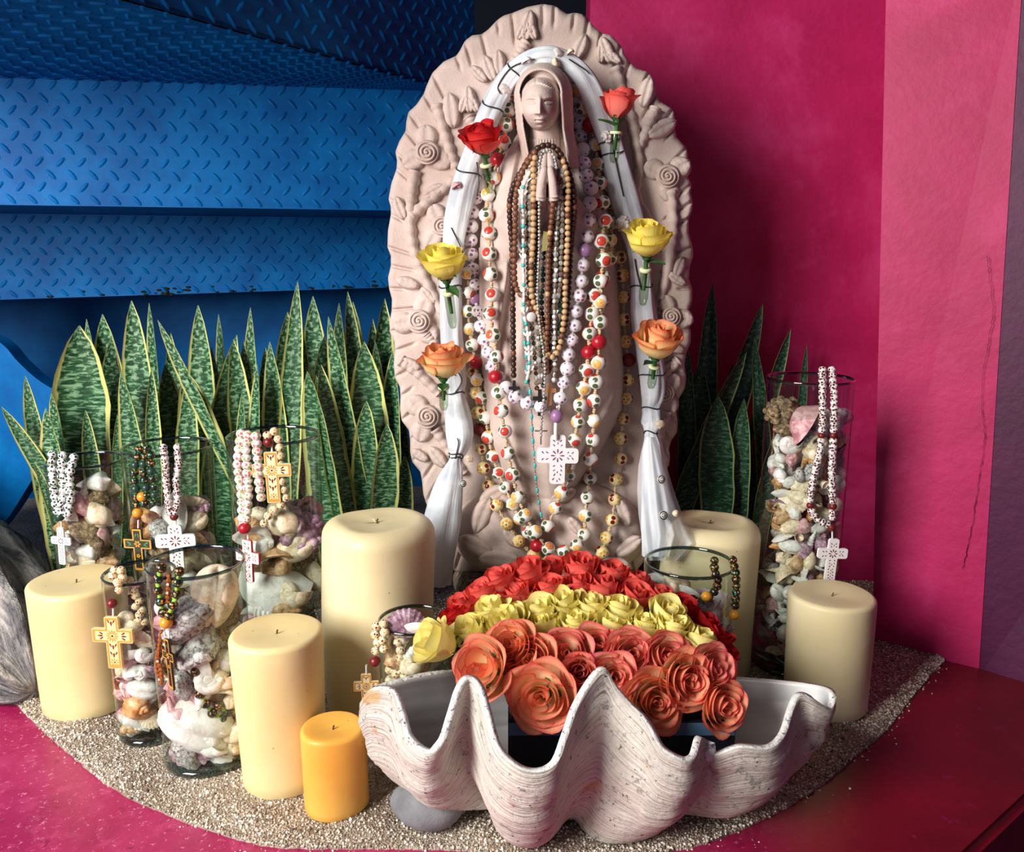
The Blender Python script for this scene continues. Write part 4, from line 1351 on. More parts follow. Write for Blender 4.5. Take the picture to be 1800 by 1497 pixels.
# vase d
for px, py, kd, mt, sz, rt in ((230, 1095, 'snail', 'sh_cream', 20, E(60, 20, 0)), (248, 1125, 'scallop', 'sh_cream', 22, FACE(0, 30)), (230, 1142, 'snail', 'sh_white', 18, E(80, 0, 0)),
        (257, 1148, 'snail', 'sh_white', 17, E(90, 0, 40)), (222, 1160, 'rock', 'sh_pink', 18, E(0, 0, 0)), (246, 1180, 'murex', 'sh_white', 22, E(70, 30, 0)), (215, 1190, 'murex', 'sh_orange', 20, E(0, 20, 0)),
        (262, 1178, 'clam', 'sh_purple', 18, FACE(20, 0)), (220, 1215, 'rock2', 'sh_pink', 20, E(30, 0, 0)), (250, 1210, 'cowrie', 'sh_white', 22, E(0, 100, 0)), (240, 1238, 'whelk', 'sh_orange', 32, E(30, 100, 0)),
        (268, 1228, 'auger', 'sh_white', 22, E(0, 60, 0)), (218, 1258, 'snail', 'sh_pink', 16, E(40, 0, 0)), (240, 1268, 'cone', 'sh_white', 22, E(0, -50, 0)), (262, 1262, 'scallop', 'sh_cream', 20, FACE(0, 200)), (232, 1285, 'rock', 'sh_tan', 16, E(0, 0, 0)), (252, 1285, 'auger', 'sh_white', 22, E(0, 70, 0))):
    in_vase('d', px, py, kd, mt, sz, rt)
# vase c
in_vase('c', 516, 962, 'cowrie', 'sh_cream', 32, E(0, 60, 0), 'smooth round cream shell in the vase with the pink rosary')
in_vase('c', 494, 905, 'whelk', 'sh_cream', 34, E(10, 170, 20), 'upright cream whelk in the vase with the pink rosary')
in_vase('c', 520, 925, 'cluster', 'sh_purple', 44, E(20, 30, 0), 'purple grey barnacle cluster in the vase with the pink rosary')
in_vase('c', 545, 900, 'murex', 'sh_pink', 28, E(0, 20, 0))
in_vase('c', 452, 950, 'murex', 'sh_white', 34, E(20, 80, 0))
in_vase('c', 470, 975, 'auger', 'sh_white', 30, E(0, 70, 0))
in_vase('c', 480, 990, 'murex', 'sh_tan', 34, E(30, 70, 30))
in_vase('c', 482, 1028, 'clam', 'sh_white', 52, FACE(8, 190), 'very large smooth white clam shell in the vase with the pink rosary')
in_vase('c', 520, 1045, 'snail', 'sh_cream', 26, E(70, 0, 0)); in_vase('c', 545, 1015, 'clam', 'sh_cream', 32, FACE(0, 90)); in_vase('c', 450, 1068, 'cone', 'sh_white', 24, E(0, 70, 0)); in_vase('c', 478, 1078, 'auger', 'sh_white', 24, E(0, 90, 0))
in_vase('c', 505, 1070, 'rock', 'sh_tan', 22, E(0, 0, 0)); in_vase('c', 430, 1040, 'rock2', 'sh_brown', 22, E(0, 0, 0)); in_vase('c', 545, 1055, 'rock2', 'sh_grey', 22, E(0, 0, 0)); in_vase('c', 440, 930, 'scallop', 'sh_orange', 26, FACE(0, 40))
# vase a
for px, py, kd, mt, sz, rt in ((165, 848, 'cone', 'sh_white', 24, E(0, 80, 0)), (148, 862, 'auger', 'sh_white', 22, E(0, 10, 0)), (172, 890, 'whelk', 'sh_cream', 32, E(10, 180, 10)), (140, 885, 'rock', 'sh_pink', 22, E(0, 40, 0)),
        (188, 872, 'rock2', 'sh_brown', 18, E(0, 0, 0)), (198, 858, 'clam', 'sh_cream', 18, FACE(0, 0)), (190, 912, 'scallop', 'sh_white', 22, FACE(10, 20)), (150, 930, 'rock2', 'sh_brown', 30, E(0, 30, 0)), (172, 950, 'rock', 'sh_brown', 26, E(0, 70, 0)),
        (192, 945, 'cowrie', 'sh_pink', 20, E(0, 0, 0)), (152, 968, 'cone', 'sh_white', 22, E(0, 90, 0)), (150, 985, 'scallop', 'sh_cream', 22, FACE(0, 90)), (190, 985, 'rock', 'sh_tan', 22, E(0, 0, 0)), (118, 905, 'clam', 'sh_white', 20, FACE(0, 50)), (115, 980, 'auger', 'sh_tan', 20, E(0, 0, 0))):
    in_vase('a', px, py, kd, mt, sz, rt)
# vase b
for px, py, kd, mt, sz, rt in ((305, 905, 'clam', 'sh_white', 34, FACE(10, 100)), (335, 882, 'scallop', 'sh_cream', 24, FACE(30, 0)), (355, 888, 'cluster', 'sh_purple', 20, E(0, 0, 0)), (345, 918, 'cowrie', 'sh_cream', 24, E(0, 60, 0)), (258, 920, 'murex', 'sh_orange', 26, E(0, 0, 0)),
        (285, 935, 'rock', 'sh_grey', 22, E(0, 50, 0)), (330, 950, 'scallop', 'sh_tan', 26, FACE(0, 0)), (350, 950, 'rock2', 'sh_brown', 20, E(0, 0, 0)), (240, 960, 'auger', 'sh_pink', 26, E(0, 0, 0)), (290, 965, 'rock', 'sh_brown', 24, E(0, 0, 0)), (345, 985, 'clam', 'sh_cream', 22, FACE(0, 0))):
    in_vase('b', px, py, kd, mt, sz, rt)
# vase f, g
in_vase('f', 712, 1098, 'scallop', 'sh_purple', 30, E(60, 0, 20), 'purple and white scallop at the top of the small vase behind the clam shell')
for px, py, kd, mt, sz, rt in ((735, 1105, 'clam', 'sh_white', 22, FACE(20, 0)), (700, 1130, 'murex', 'sh_cream', 22, E(0, 0, 0)), (728, 1140, 'auger', 'sh_white', 24, E(0, 40, 0)), (750, 1150, 'murex', 'sh_white', 22, E(0, 50, 0)), (700, 1160, 'rock', 'sh_tan', 20, E(0, 0, 0)),
        (725, 1170, 'snail', 'sh_cream', 18, E(60, 0, 0)), (688, 1325, 'rock2', 'sh_tan', 20, E(0, 0, 0)), (684, 1352, 'snail', 'sh_white', 16, E(90, 0, 20)), (700, 1340, 'scallop', 'sh_cream', 18, FACE(0, 30))):
    in_vase('f', px, py, kd, mt, sz, rt)
for px, py, kd, mt, sz, rt in ((1162, 1022, 'rock', 'sh_white', 22, E(0, 0, 0)), (1190, 1030, 'rock2', 'sh_cream', 26, E(0, 40, 0)), (1150, 1040, 'clam', 'sh_grey', 24, FACE(0, 0)), (1205, 1045, 'clam', 'sh_white', 24, FACE(20, 30)), (1230, 1060, 'scallop', 'sh_grey', 20, FACE(0, 0)),
        (1258, 1075, 'auger', 'sh_white', 20, E(0, 20, 0)), (1262, 1100, 'rock', 'sh_grey', 22, E(0, 0, 0)), (1240, 1115, 'snail', 'sh_purple', 18, E(0, 0, 0)), (1270, 1130, 'cowrie', 'sh_grey', 18, E(0, 0, 0)), (1265, 1150, 'rock2', 'sh_brown', 18, E(0, 0, 0))):
    in_vase('g', px, py, kd, mt, sz, rt)
# vase h, the tall one: rows of many small shells
in_vase('h', 1408, 745, 'murex', 'sh_pink', 34, E(20, 30, 60), 'pink and white spiny shell at the top of the tall vase by the pink wall')
in_vase('h', 1372, 722, 'cluster', 'sh_brown', 28, E(0, 0, 0)); in_vase('h', 1391, 781, 'snail', 'sh_white', 19, E(95, 0, 0), 'round white moon shell with a cream centre in the tall vase')
in_vase('h', 1478, 735, 'clam', 'sh_purple', 22, FACE(0, 0)); in_vase('h', 1372, 755, 'rock2', 'sh_brown', 20, E(0, 0, 0)); in_vase('h', 1440, 760, 'clam', 'sh_purple', 24, FACE(0, 60))
rg = np.random.default_rng(21)
kinds_h = ['scallop', 'clam', 'whelk', 'snail', 'cone', 'auger', 'murex', 'rock', 'cowrie']
mats_h = ['sh_white', 'sh_white', 'sh_white', 'sh_white', 'sh_cream', 'sh_cream', 'sh_cream', 'sh_tan', 'sh_grey', 'sh_pink', 'sh_purple', 'sh_orange']
row = 0
py = 772
while py < 1150:
    for k in range(6):
        px = 1364 + k * 24.5 + (12 if row % 2 else 0) + rg.uniform(-5, 5)
        if px > 1496: continue
        if abs(px - 1391) < 22 and abs(py - 781) < 20: continue
        in_vase('h', px, py + rg.uniform(-5, 5), str(rg.choice(kinds_h)), str(rg.choice(mats_h)), rg.uniform(13, 20), rquat(rg))
    row += 1
    py += 19 if py < 1030 else 26
# deeper shells that carry the front ones, down to the vase floor
rg = np.random.default_rng(5)
for key, z1row, sz_px, cnt in (('a', 850, 22, 70), ('b', 885, 24, 70), ('c', 885, 28, 70), ('d', 1085, 18, 90), ('e', 1040, 26, 100), ('f', 1095, 20, 50), ('g', 1028, 24, 54), ('h', 715, 20, 80)):
    o, c, r, H, tp = VASES[key]
    top = P(900, z1row, c.y).z
    sz0 = sz_px * 1.15 * pxm(c)
    for k in range(cnt):
        for tries in range(40):
            sz = sz0 * rg.uniform(.75, 1.15)
            z = .016 + sz * .7 + (top - .02 - sz * 1.4) * ((k + rg.uniform(0, 1)) / cnt)
            a = rg.uniform(-1.12 * PI, .12 * PI); rr_ = (r * tp - .006 - sz * .55) * math.sqrt(rg.uniform(.25, 1.0))
            p_ = Vector((c.x + rr_ * math.cos(a), c.y + rr_ * math.sin(a), z))
            if all((p_ - q_).length > (sz + s_) * .40 for kk, q_, s_ in SIGNATURE if kk == key): break
        else:
            continue
        kd, mt = str(rg.choice(kinds_h + ['rock2'])), str(rg.choice(mats_h + ['sh_brown']))
        SIGNATURE.append((key, p_, sz))
        seashell(kd, mt, p_, sz, rquat(rg), f'{key}:{MW[mt]} {WORD[kd]} shell deeper#'.replace('coral lump shell', 'coral lump'), 'deeper seashells ' + VW[key])

# ================================================================== SNAKE PLANTS
def leaf_blade(parent, tip, base, w, Yt, Yb, mat, bend=0.0, seed=0, twist=0.0, name='leaf'):
    rg = np.random.default_rng(seed)
    A, B = P(base[0], base[1], Yb), P(tip[0], tip[1], Yt)
    n, m = 18, 7
    wm = w * pxm((A + B) / 2)
    mid = (A + B) / 2 + Vector((bend * pxm(A), 0, 0))
    f = np.linspace(0, 1, n)
    path = np.array([tuple(A * (1 - t_) ** 2 + mid * 2 * t_ * (1 - t_) + B * t_ * t_) for t_ in f])
    prof = np.interp(f, [0, .2, .5, .72, .86, .94, 1], [.6, .8, 1, .93, .66, .36, .02])
    yaw = rg.uniform(-.5, .5) + twist
    pts = []
    wob = rg.uniform(0, 6)
    for i in range(n):
        a = yaw + .35 * math.sin(f[i] * 3 + wob)
        sd_ = np.array((math.cos(a), math.sin(a), 0)); nr = np.array((math.sin(a), -math.cos(a), 0))
        row_ = []
        for j in range(m):
            u = -1 + 2 * j / (m - 1)
            row_.append(path[i] + sd_ * u * wm / 2 * prof[i] * (1 + .03 * math.sin(f[i] * 30 + wob + u)) - nr * (1 - u * u) * wm * .16 * prof[i])
        pts.append(row_)
    pts = np.array(pts)
    # second skin gives the fleshy thickness
    back_ = pts + np.array((0, .0035, 0)) * np.minimum(prof, .6)[:, None, None]
    u, v_ = np.meshgrid(np.linspace(0, 1, m), f, indexing='xy')
    uv = np.stack([u, v_], -1).reshape(-1, 2)
    F = grid_faces(n, m)
    N0 = n * m
    allv = np.concatenate([pts.reshape(-1, 3), back_.reshape(-1, 3)])
    faces = np.concatenate([F, F[:, ::-1] + N0])
    L_ = np.arange(n - 1) * m
    e1 = np.stack([L_, L_ + m, L_ + m + N0, L_ + N0], -1); R2 = L_ + m - 1
    e2 = np.stack([R2 + m, R2, R2 + N0, R2 + m + N0], -1)
    me = mesh_np(name, allv - np.array(parent.location), np.concatenate([faces, e1, e2]), np.concatenate([uv, uv]), [mat])
    link(name, me, parent)
def snake_plant(label, px, Y, leaves, mat, group, dy=0.0, seed=0):
    g = G(px, 1100); 
    pb = P(px, 900, Y)
    o = thing('snake_plant', label, 'plant', (pb.x, Y, 0.0), group=group)
    for k, lf in enumerate(leaves):
        tx, ty, bx, by, w = lf[:5]
        bend = lf[5] if len(lf) > 5 else 0
        off = lf[6] if len(lf) > 6 else 0
        # carry the blade on down to the soil along its own line
        ext = 1030
        ddx = (bx - tx) / max(by - ty, 1) * (ext - by) * .35
        leaf_blade(o, (tx, ty), (bx + ddx, ext), w * 1.3, Y + off, Y + off + .02, mat, bend, seed * 100 + k)
    return o
LG = 'snake plants under the blue stairs'
snake_plant('small snake plant at far left leaning out past the first vase', 75, 1.80, [(2, 714, 85, 800, 27, 30), (44, 660, 78, 750, 27, -8, .04), (90, 690, 108, 770, 34, 0, .05), (80, 716, 100, 810, 46, -4), (60, 812, 90, 880, 14, 22, -.02)], M['leaf_snake'], LG, seed=1)
snake_plant('broad snake plant behind the first glass vase', 165, 1.90, [(139, 572, 150, 800, 82, -6), (150, 720, 168, 810, 24, 0, -.04), (152, 560, 168, 700, 34, 0, .14), (180, 552, 204, 700, 54, 0, .16), (206, 728, 206, 800, 16, 0, -.03), (196, 590, 192, 720, 40, 0, .1), (118, 640, 124, 780, 40, 0, .12)], M['leaf_snake'], LG, seed=2)
snake_plant('snake plant with one tall cut-off leaf behind the second vase', 250, 1.88, [(231, 528, 254, 770, 46, 2), (212, 652, 245, 770, 36, -4, -.04), (266, 648, 272, 780, 22, 0, -.05), (262, 532, 276, 700, 32, 0, .14), (290, 640, 320, 780, 44, 0, .08), (300, 585, 310, 720, 30, 0, .15)], M['leaf_snake'], LG, seed=3)
snake_plant('snake plant with a leaf slanting across, left of the pink rosary vase', 360, 1.86, [(277, 562, 425, 745, 30, -6, -.06), (348, 536, 356, 690, 44, 2, .08), (328, 652, 392, 830, 62, -6), (331, 662, 332, 780, 34, -6, -.03), (384, 552, 392, 650, 26, 0, .16), (416, 588, 386, 710, 36, -14, .02), (372, 610, 380, 760, 40, 0, .12)], M['leaf_snake'], LG, seed=4)
snake_plant('snake plant of pale edged leaves directly behind the pink rosary vase', 450, 1.86, [(410, 596, 446, 740, 36, -12), (428, 600, 441, 720, 30, 0, .05), (452, 640, 442, 760, 32, -4, -.03), (440, 540, 436, 660, 28, 0, .16), (474, 600, 492, 750, 38, -4), (466, 610, 470, 760, 30, 0, .1), (425, 690, 420, 790, 24, 0, -.02)], M['leaf_snake'], LG, seed=5)
snake_plant('snake plant with the tallest thin pointed leaf', 515, 1.87, [(523, 494, 510, 740, 32, -8, -.02), (505, 548, 494, 720, 42, 4, .06), (532, 584, 526, 750, 28, 4), (540, 652, 584, 890, 58, -4, -.06), (550, 520, 556, 700, 46, 0, .10), (556, 660, 600, 880, 30, 0, -.02)], M['leaf_snake'], LG, seed=6)
snake_plant('snake plant between the pink rosary vase and the tall candle', 600, 1.88, [(577, 556, 642, 820, 36, -10, -.02), (564, 640, 620, 870, 40, -8, -.05), (596, 532, 590, 710, 38, 0, .07), (611, 512, 650, 700, 30, -6, .09), (620, 530, 622, 700, 44, 0, .13), (570, 590, 560, 760, 40, 0, .05), (600, 640, 610, 800, 40, 0, .08)], M['leaf_snake'], LG, seed=7)
snake_plant('snake plant beside the left edge of the carved slab', 675, 1.93, [(640, 600, 650, 880, 58, 6, -.05), (690, 616, 682, 890, 46, -8, -.03), (680, 744, 662, 895, 38, 14, -.10), (644, 704, 642, 895, 42, -4, -.08), (676, 524, 672, 730, 42, 0, .05), (660, 600, 668, 760, 36, 0, .03), (712, 800, 704, 900, 30, 0, -.06), (655, 560, 660, 740, 34, 0, .08), (700, 700, 700, 890, 40, 0, 0)], M['leaf_snake'], LG, seed=8)
RG_ = 'dark snake plants right of the statue'
snake_plant('dark snake plant close to the right edge of the carved slab', 1225, 1.95, [(1253, 497, 1246, 660, 30, -14, .05), (1312, 618, 1205, 800, 46, -22, -.04), (1206, 600, 1208, 700, 26, 0, .03), (1262, 695, 1264, 860, 50, -8, -.06), (1230, 640, 1215, 860, 50, 0, .04), (1240, 780, 1236, 890, 44, 0, .02)], M['leaf_snake_shaded'], RG_, seed=9)
snake_plant('dark snake plant in front of the pink back wall beside the tall vase', 1310, 1.97, [(1341, 533, 1276, 700, 34, -16, .02), (1390, 577, 1326, 730, 28, -14), (1418, 604, 1402, 680, 14, 6, .06), (1326, 592, 1340, 740, 22, 10, -.02), (1308, 700, 1296, 890, 30, -6, -.08), (1382, 726, 1336, 900, 26, -14, -.07), (1288, 640, 1290, 850, 44, 0, .05), (1340, 680, 1330, 880, 40, 0, .04)], M['leaf_snake_shaded'], RG_, seed=10)

# ================================================================== DRIFTWOOD, PEBBLE
def log(name, path, rad, label, seed, n=56, lobes=7):
    rg = np.random.default_rng(seed)
    sp_ = spline(path, 40)
    r = np.interp(np.linspace(0, 1, 40), np.linspace(0, 1, len(rad)), rad)
    q_, _ = tube_pts(sp_, r, n)
    ctr = sp_[:, None, :]
    th = np.linspace(0, 2 * PI, n, endpoint=False)
    i_ = np.arange(40)[:, None]
    k = 1 + .20 * np.sin(lobes * th[None] + .05 * i_ + 1.2) + .07 * np.sin(13 * th[None] + .11 * i_) + .04 * np.sin(29 * th[None] - .3 * i_) + rg.normal(0, .012, (40, n))
    q_ = ctr + (q_ - ctr) * k[..., None]
    cap0 = np.repeat(q_[:1].mean(1, keepdims=True), n, 1); cap1 = np.repeat(q_[-1:].mean(1, keepdims=True), n, 1)
    q_ = np.concatenate([cap0, q_, cap1], 0)
    base = Vector((q_[..., 0].mean(), q_[..., 1].mean(), 0))
    o = link(name, grid_mesh(name, q_ - np.array(base), [M['driftlog']], cv=True), None, base)
    return tag(o, label, 'driftwood')
log('driftwood_log', [P(-330, 890, 1.92), P(-160, 985, 1.80), P(-50, 1075, 1.68), P(25, 1160, 1.58), P(62, 1215, 1.51)], [.15, .15, .135, .10, .03], 'big ridged grey driftwood log at the left edge of the frame', 2)
post = lobed_post('post', 0, 0, .042, 0, P(100, 874, 1.86).z, 40, 12, .10, seed=9)
pp = P(112, 874, 1.86)
o = link('driftwood_post', post.mesh('driftwood_post', [M['driftwood']]), None, (pp.x, 1.86, 0))
tag(o, 'short upright grey driftwood post behind the far left vase', 'driftwood')
mb = MB()
v_, f_ = sphere_vf(40, 26)
v_ = v_ * np.array((.060, .046, .034)) * (1 + .05 * np.sin(v_[:, :1] * 3 + 1) + .03 * np.sin(v_[:, 1:2] * 5))
mb.add(v_, f_)
pp = G(752, 1458)
o = link('river_stone', mb.mesh('river_stone', [M['pebble']]), None, (pp.x, pp.y + .02, .033), (0.05, .06, .2))
tag(o, 'smooth oval grey stone under the left side of the clam shell', 'stone')

# ================================================================== GIANT CLAM SHELL
# (rim px, py, Y) and (underside px, py, Y) round the whole bowl
CL = [
 ((632, 1236, 1.140), (700, 1376, 1.172)), ((652, 1212, 1.122), (716, 1390, 1.160)), ((688, 1215, 1.106), (735, 1404, 1.150)), ((702, 1252, 1.090), (745, 1412, 1.145)),
 ((716, 1296, 1.065), (755, 1418, 1.140)), ((752, 1323, 1.040), (775, 1424, 1.130)), ((781, 1303, 1.048), (805, 1424, 1.130)), ((797, 1258, 1.070), (830, 1418, 1.136)), ((811, 1213, 1.092), (846, 1408, 1.142)),
 ((826, 1192, 1.105), (858, 1402, 1.148)), ((840, 1207, 1.095), (866, 1412, 1.142)), ((852, 1250, 1.068), (874, 1436, 1.125)), ((870, 1310, 1.030), (886, 1468, 1.108)), ((905, 1346, 1.005), (908, 1487, 1.094)),
 ((945, 1357, 1.000), (936, 1492, 1.090)), ((980, 1340, 1.010), (962, 1480, 1.098)), ((1000, 1290, 1.036), (980, 1462, 1.112)), ((1018, 1238, 1.062), (990, 1448, 1.126)), ((1044, 1192, 1.086), (1000, 1440, 1.136)),
 ((1065, 1174, 1.100), (1012, 1442, 1.136)), ((1082, 1204, 1.096), (1028, 1462, 1.120)), ((1108, 1238, 1.084), (1048, 1480, 1.106)), ((1134, 1268, 1.066), (1074, 1489, 1.098)), ((1160, 1314, 1.045), (1104, 1487, 1.100)),
 ((1198, 1336, 1.035), (1138, 1472, 1.108)), ((1222, 1331, 1.045), (1168, 1448, 1.124)), ((1233, 1298, 1.078), (1188, 1432, 1.138)), ((1243, 1302, 1.090), (1206, 1428, 1.142)), ((1252, 1328, 1.085), (1232, 1434, 1.136)),
 ((1300, 1314, 1.080), (1278, 1438, 1.130)), ((1352, 1316, 1.085), (1322, 1424, 1.136)), ((1380, 1292, 1.110), (1350, 1406, 1.150)), ((1396, 1244, 1.150), (1366, 1390, 1.168)), ((1408, 1222, 1.165), (1378, 1376, 1.180)),
 ((1436, 1234, 1.165), (1388, 1364, 1.190)), ((1462, 1244, 1.175), (1396, 1352, 1.200)), ((1468, 1216, 1.195), (1380, 1348, 1.205)), ((1436, 1202, 1.235), (1330, 1356, 1.220)), ((1340, 1192, 1.285), (1240, 1362, 1.240)),
 ((1200, 1184, 1.335), (1130, 1362, 1.275)), ((1000, 1180, 1.365), (1000, 1360, 1.300)), ((860, 1176, 1.33), (900, 1364, 1.280)), ((770, 1178, 1.265), (830, 1372, 1.250)), ((700, 1192, 1.215), (755, 1374, 1.215)), ((655, 1208, 1.180), (712, 1372, 1.195))]
NU, NV = 420, 44
rimc = np.array([tuple(P(*a)) for a, b in CL]); botc = np.array([tuple(P(*b)) for a, b in CL])
botc[:, 2] = np.maximum(botc[:, 2], 0.004)
rimS = spline(rimc, NU, True); botS = spline(botc, NU, True)
ctr = np.array(tuple(P(1010, 1420, 1.20))); ctr[2] = 0.012
vv = np.linspace(0, 1, NV)
outw = rimS - ctr; outw[:, 2] = 0; outw /= np.linalg.norm(outw, axis=1, keepdims=True)
S_ = np.zeros((NU, NV, 3))
for j, v_ in enumerate(vv):
    if v_ < .28:
        f = v_ / .28
        q_ = ctr * (1 - f) + botS * f
        q_[:, 2] = ctr[2] + (botS[:, 2] - ctr[2]) * f ** 2
    else:
        f = (v_ - .28) / .72
        mid = (botS + rimS) / 2
        hgt = (rimS[:, 2] - botS[:, 2])[:, None]
        cp = mid + outw * .22 * hgt; cp[:, 2] = botS[:, 2] + .36 * (rimS[:, 2] - botS[:, 2])
        q_ = botS * (1 - f) ** 2 + cp * 2 * f * (1 - f) + rimS * f * f
    S_[:, j] = q_
# growth ledges follow the lip
nrm = np.cross(np.roll(S_, -1, 0) - np.roll(S_, 1, 0), np.gradient(S_, axis=1))
nrm /= np.linalg.norm(nrm, axis=2, keepdims=True) + 1e-9
if (nrm[100, 30] @ outw[100]) < 0: nrm = -nrm
uu = np.linspace(0, 2 * PI, NU, endpoint=False)[:, None]
led = .0006 * np.sin(vv[None] * 74 + .8 * np.sin(uu * 9)) + .0005 * np.sin(vv[None] * 131 + uu * 5) + .002 * np.sin(vv[None] * 23 + 1.5 * np.sin(uu * 6))
S_ += nrm * (led * np.clip((vv[None] - .3) * 4, 0, 1) * np.clip((1.0 - vv[None]) * 12, 0, 1))[..., None]
me = grid_mesh('giant_clam_shell', S_ - ctr * np.array((1, 1, 0)), [M['clam_out'], M['clam_in'], M['clam_rim']], cu=True)
clam = link('giant_clam_shell', me, None, (ctr[0], ctr[1], 0))
md = clam.modifiers.new('thickness', 'SOLIDIFY')
md.thickness = 0.010; md.offset = -1 ; md.use_rim = True
md.material_offset = 1; md.material_offset_rim = 2
bm = bmesh.new(); bm.from_mesh(me)
if sum((f.normal.dot(Vector((0, 0, -1))) for f in bm.faces)) < 0:
    bmesh.ops.reverse_faces(bm, faces=bm.faces)
bm.to_mesh(me); bm.free()
tag(clam, 'giant fluted white clam shell holding the rose bouquet', 'clam shell')
# dark glass trough of water that holds the bouquet
bx0, bx1 = P(893, 1300, 1.15).x, P(1292, 1300, 1.15).x
tr0 = thing('flower_trough', 'dark blue glass trough inside the clam shell under the roses', 'vase', ((bx0 + bx1) / 2, 1.215, 0.075))
W_, D_, H_ = bx1 - bx0, .13, .095
mb = MB()
t_ = .006
for c, s in (((0, -D_ / 2 + t_ / 2, H_ / 2), (W_, t_, H_)), ((0, D_ / 2 - t_ / 2, H_ / 2), (W_, t_, H_)), ((-W_ / 2 + t_ / 2, 0, H_ / 2), (t_, D_ - 2 * t_, H_)), ((W_ / 2 - t_ / 2, 0, H_ / 2), (t_, D_ - 2 * t_, H_)), ((0, 0, t_ / 2), (W_, D_, t_))):
    mb.box(c, s)
M['trough'] = NT('dark glossy glass', 0.08, 0.6, (10, 22, 34)).m
M['trough_band'] = NT('pale ribbon of clear tape', 0.25, 0.5, (72, 104, 132)).m
link('body', mb.mesh('body', [M['trough']], False), tr0)
mb = MB(); mb.box((0, -D_ / 2 - .0006, H_ - .012), (W_ * .995, .001, .020))
link('tape_band', mb.mesh('tape_band', [M['trough_band']], False), tr0)

# ================================================================== ROSES
def petal_pts(ri, h, w, curl, droop, br, ph, nu=11, nv=9, tuck=.10, point=.0):
    u, v_ = np.meshgrid(np.linspace(-1, 1, nu), np.linspace(0, 1, nv), indexing='ij')
    vt = v_ * (1 - .20 * np.abs(u) ** 2.6 + .03 * np.sin(u * 5 + ph) + point * (1 - np.abs(u)) ** 2)
    rho = br + (ri - br) * np.sin(np.clip(vt * 1.3, 0, 1) * PI / 2) ** .8
    over = np.clip(vt - .70, 0, 1)
    rho = rho + curl * over ** 1.3 * (2.2 + .5 * np.sin(u * 4 + ph)) + tuck * u * ri * .5
    z = h * vt - droop * over ** 1.6 * 2.6
    a = u * w * (.55 + .45 * np.clip(vt * 2, 0, 1))
    return np.stack([rho * np.cos(a), rho * np.sin(a), z], -1)
ROSE = {
 'bud': [(.16, 1.50, 1.9, 2, .02, .0), (.34, 1.54, 1.45, 3, .03, .0), (.56, 1.56, 1.30, 3, .10, .02), (.74, 1.50, 1.25, 3, .24, .10), (.86, 1.34, 1.15, 3, .50, .26)],
 'open': [(.13, .94, 1.9, 2, .02, 0), (.25, .99, 1.4, 3, .04, 0), (.40, 1.02, 1.2, 3, .08, .02), (.57, 1.01, 1.1, 4, .14, .05), (.75, .94, 1.0, 5, .24, .14), (.93, .80, .92, 5, .32, .26)],
 'cup': [(.14, 1.40, 1.9, 2, .02, 0), (.28, 1.44, 1.4, 3, .03, 0), (.46, 1.44, 1.2, 3, .08, .02), (.64, 1.38, 1.1, 4, .18, .08), (.80, 1.26, 1.0, 4, .32, .18), (.92, 1.08, .95, 5, .40, .30)],
}
_pm = {}
def petal_mesh(kind, k, var, mat):
    key = (kind, k, var, mat)
    if key not in _pm:
        ri, h, w, n, curl, droop = ROSE[kind][k]
        pts = petal_pts(ri, h * (1 + .03 * (var - .5)), w, curl * (1 + .3 * (var - .5)), droop, .10 + .05 * k / 6, var * 2.1 + k, point=.05 if kind == 'bud' else .02)
        _pm[key] = grid_mesh('petal', pts, [M[mat]])
    return _pm[key]
def calyx_mesh():
    if 'calyx' not in _pm:
        mb = MB()
        mb.sphere((0, 0, .02), .20, 10, 8, 0, (1, 1, .95))
        for k in range(5):
            a = k * 2 * PI / 5
            u, v_ = np.meshgrid(np.linspace(-1, 1, 4), np.linspace(0, 1, 7), indexing='ij')
            wd = .17 * (1 - v_) ** .7
            rr = .16 + .42 * v_ ** .8 + .25 * np.clip(v_ - .6, 0, 1); zz = .02 + .50 * v_ - .9 * np.clip(v_ - .55, 0, 1) ** 1.5
            x = rr; y = u * wd
            mb.grid(np.stack([x * math.cos(a) - y * math.sin(a), x * math.sin(a) + y * math.cos(a), zz], -1))
        _pm['calyx'] = mb.mesh('calyx', [M['green']])
    return _pm['calyx']
def leaf_mesh():
    if 'leaf' not in _pm:
        u, v_ = np.meshgrid(np.linspace(-1, 1, 7), np.linspace(0, 1, 10), indexing='ij')
        wd = .34 * np.sin(np.clip(v_, .0, 1) ** .8 * PI) * (1 + .06 * np.sin(v_ * 40))
        z = -.25 * v_ ** 2 + .12 * np.abs(u)
        _pm['leaf'] = grid_mesh('leaf', np.stack([u * wd, v_ * 1.2, z], -1), [M['green']])
    return _pm['leaf']
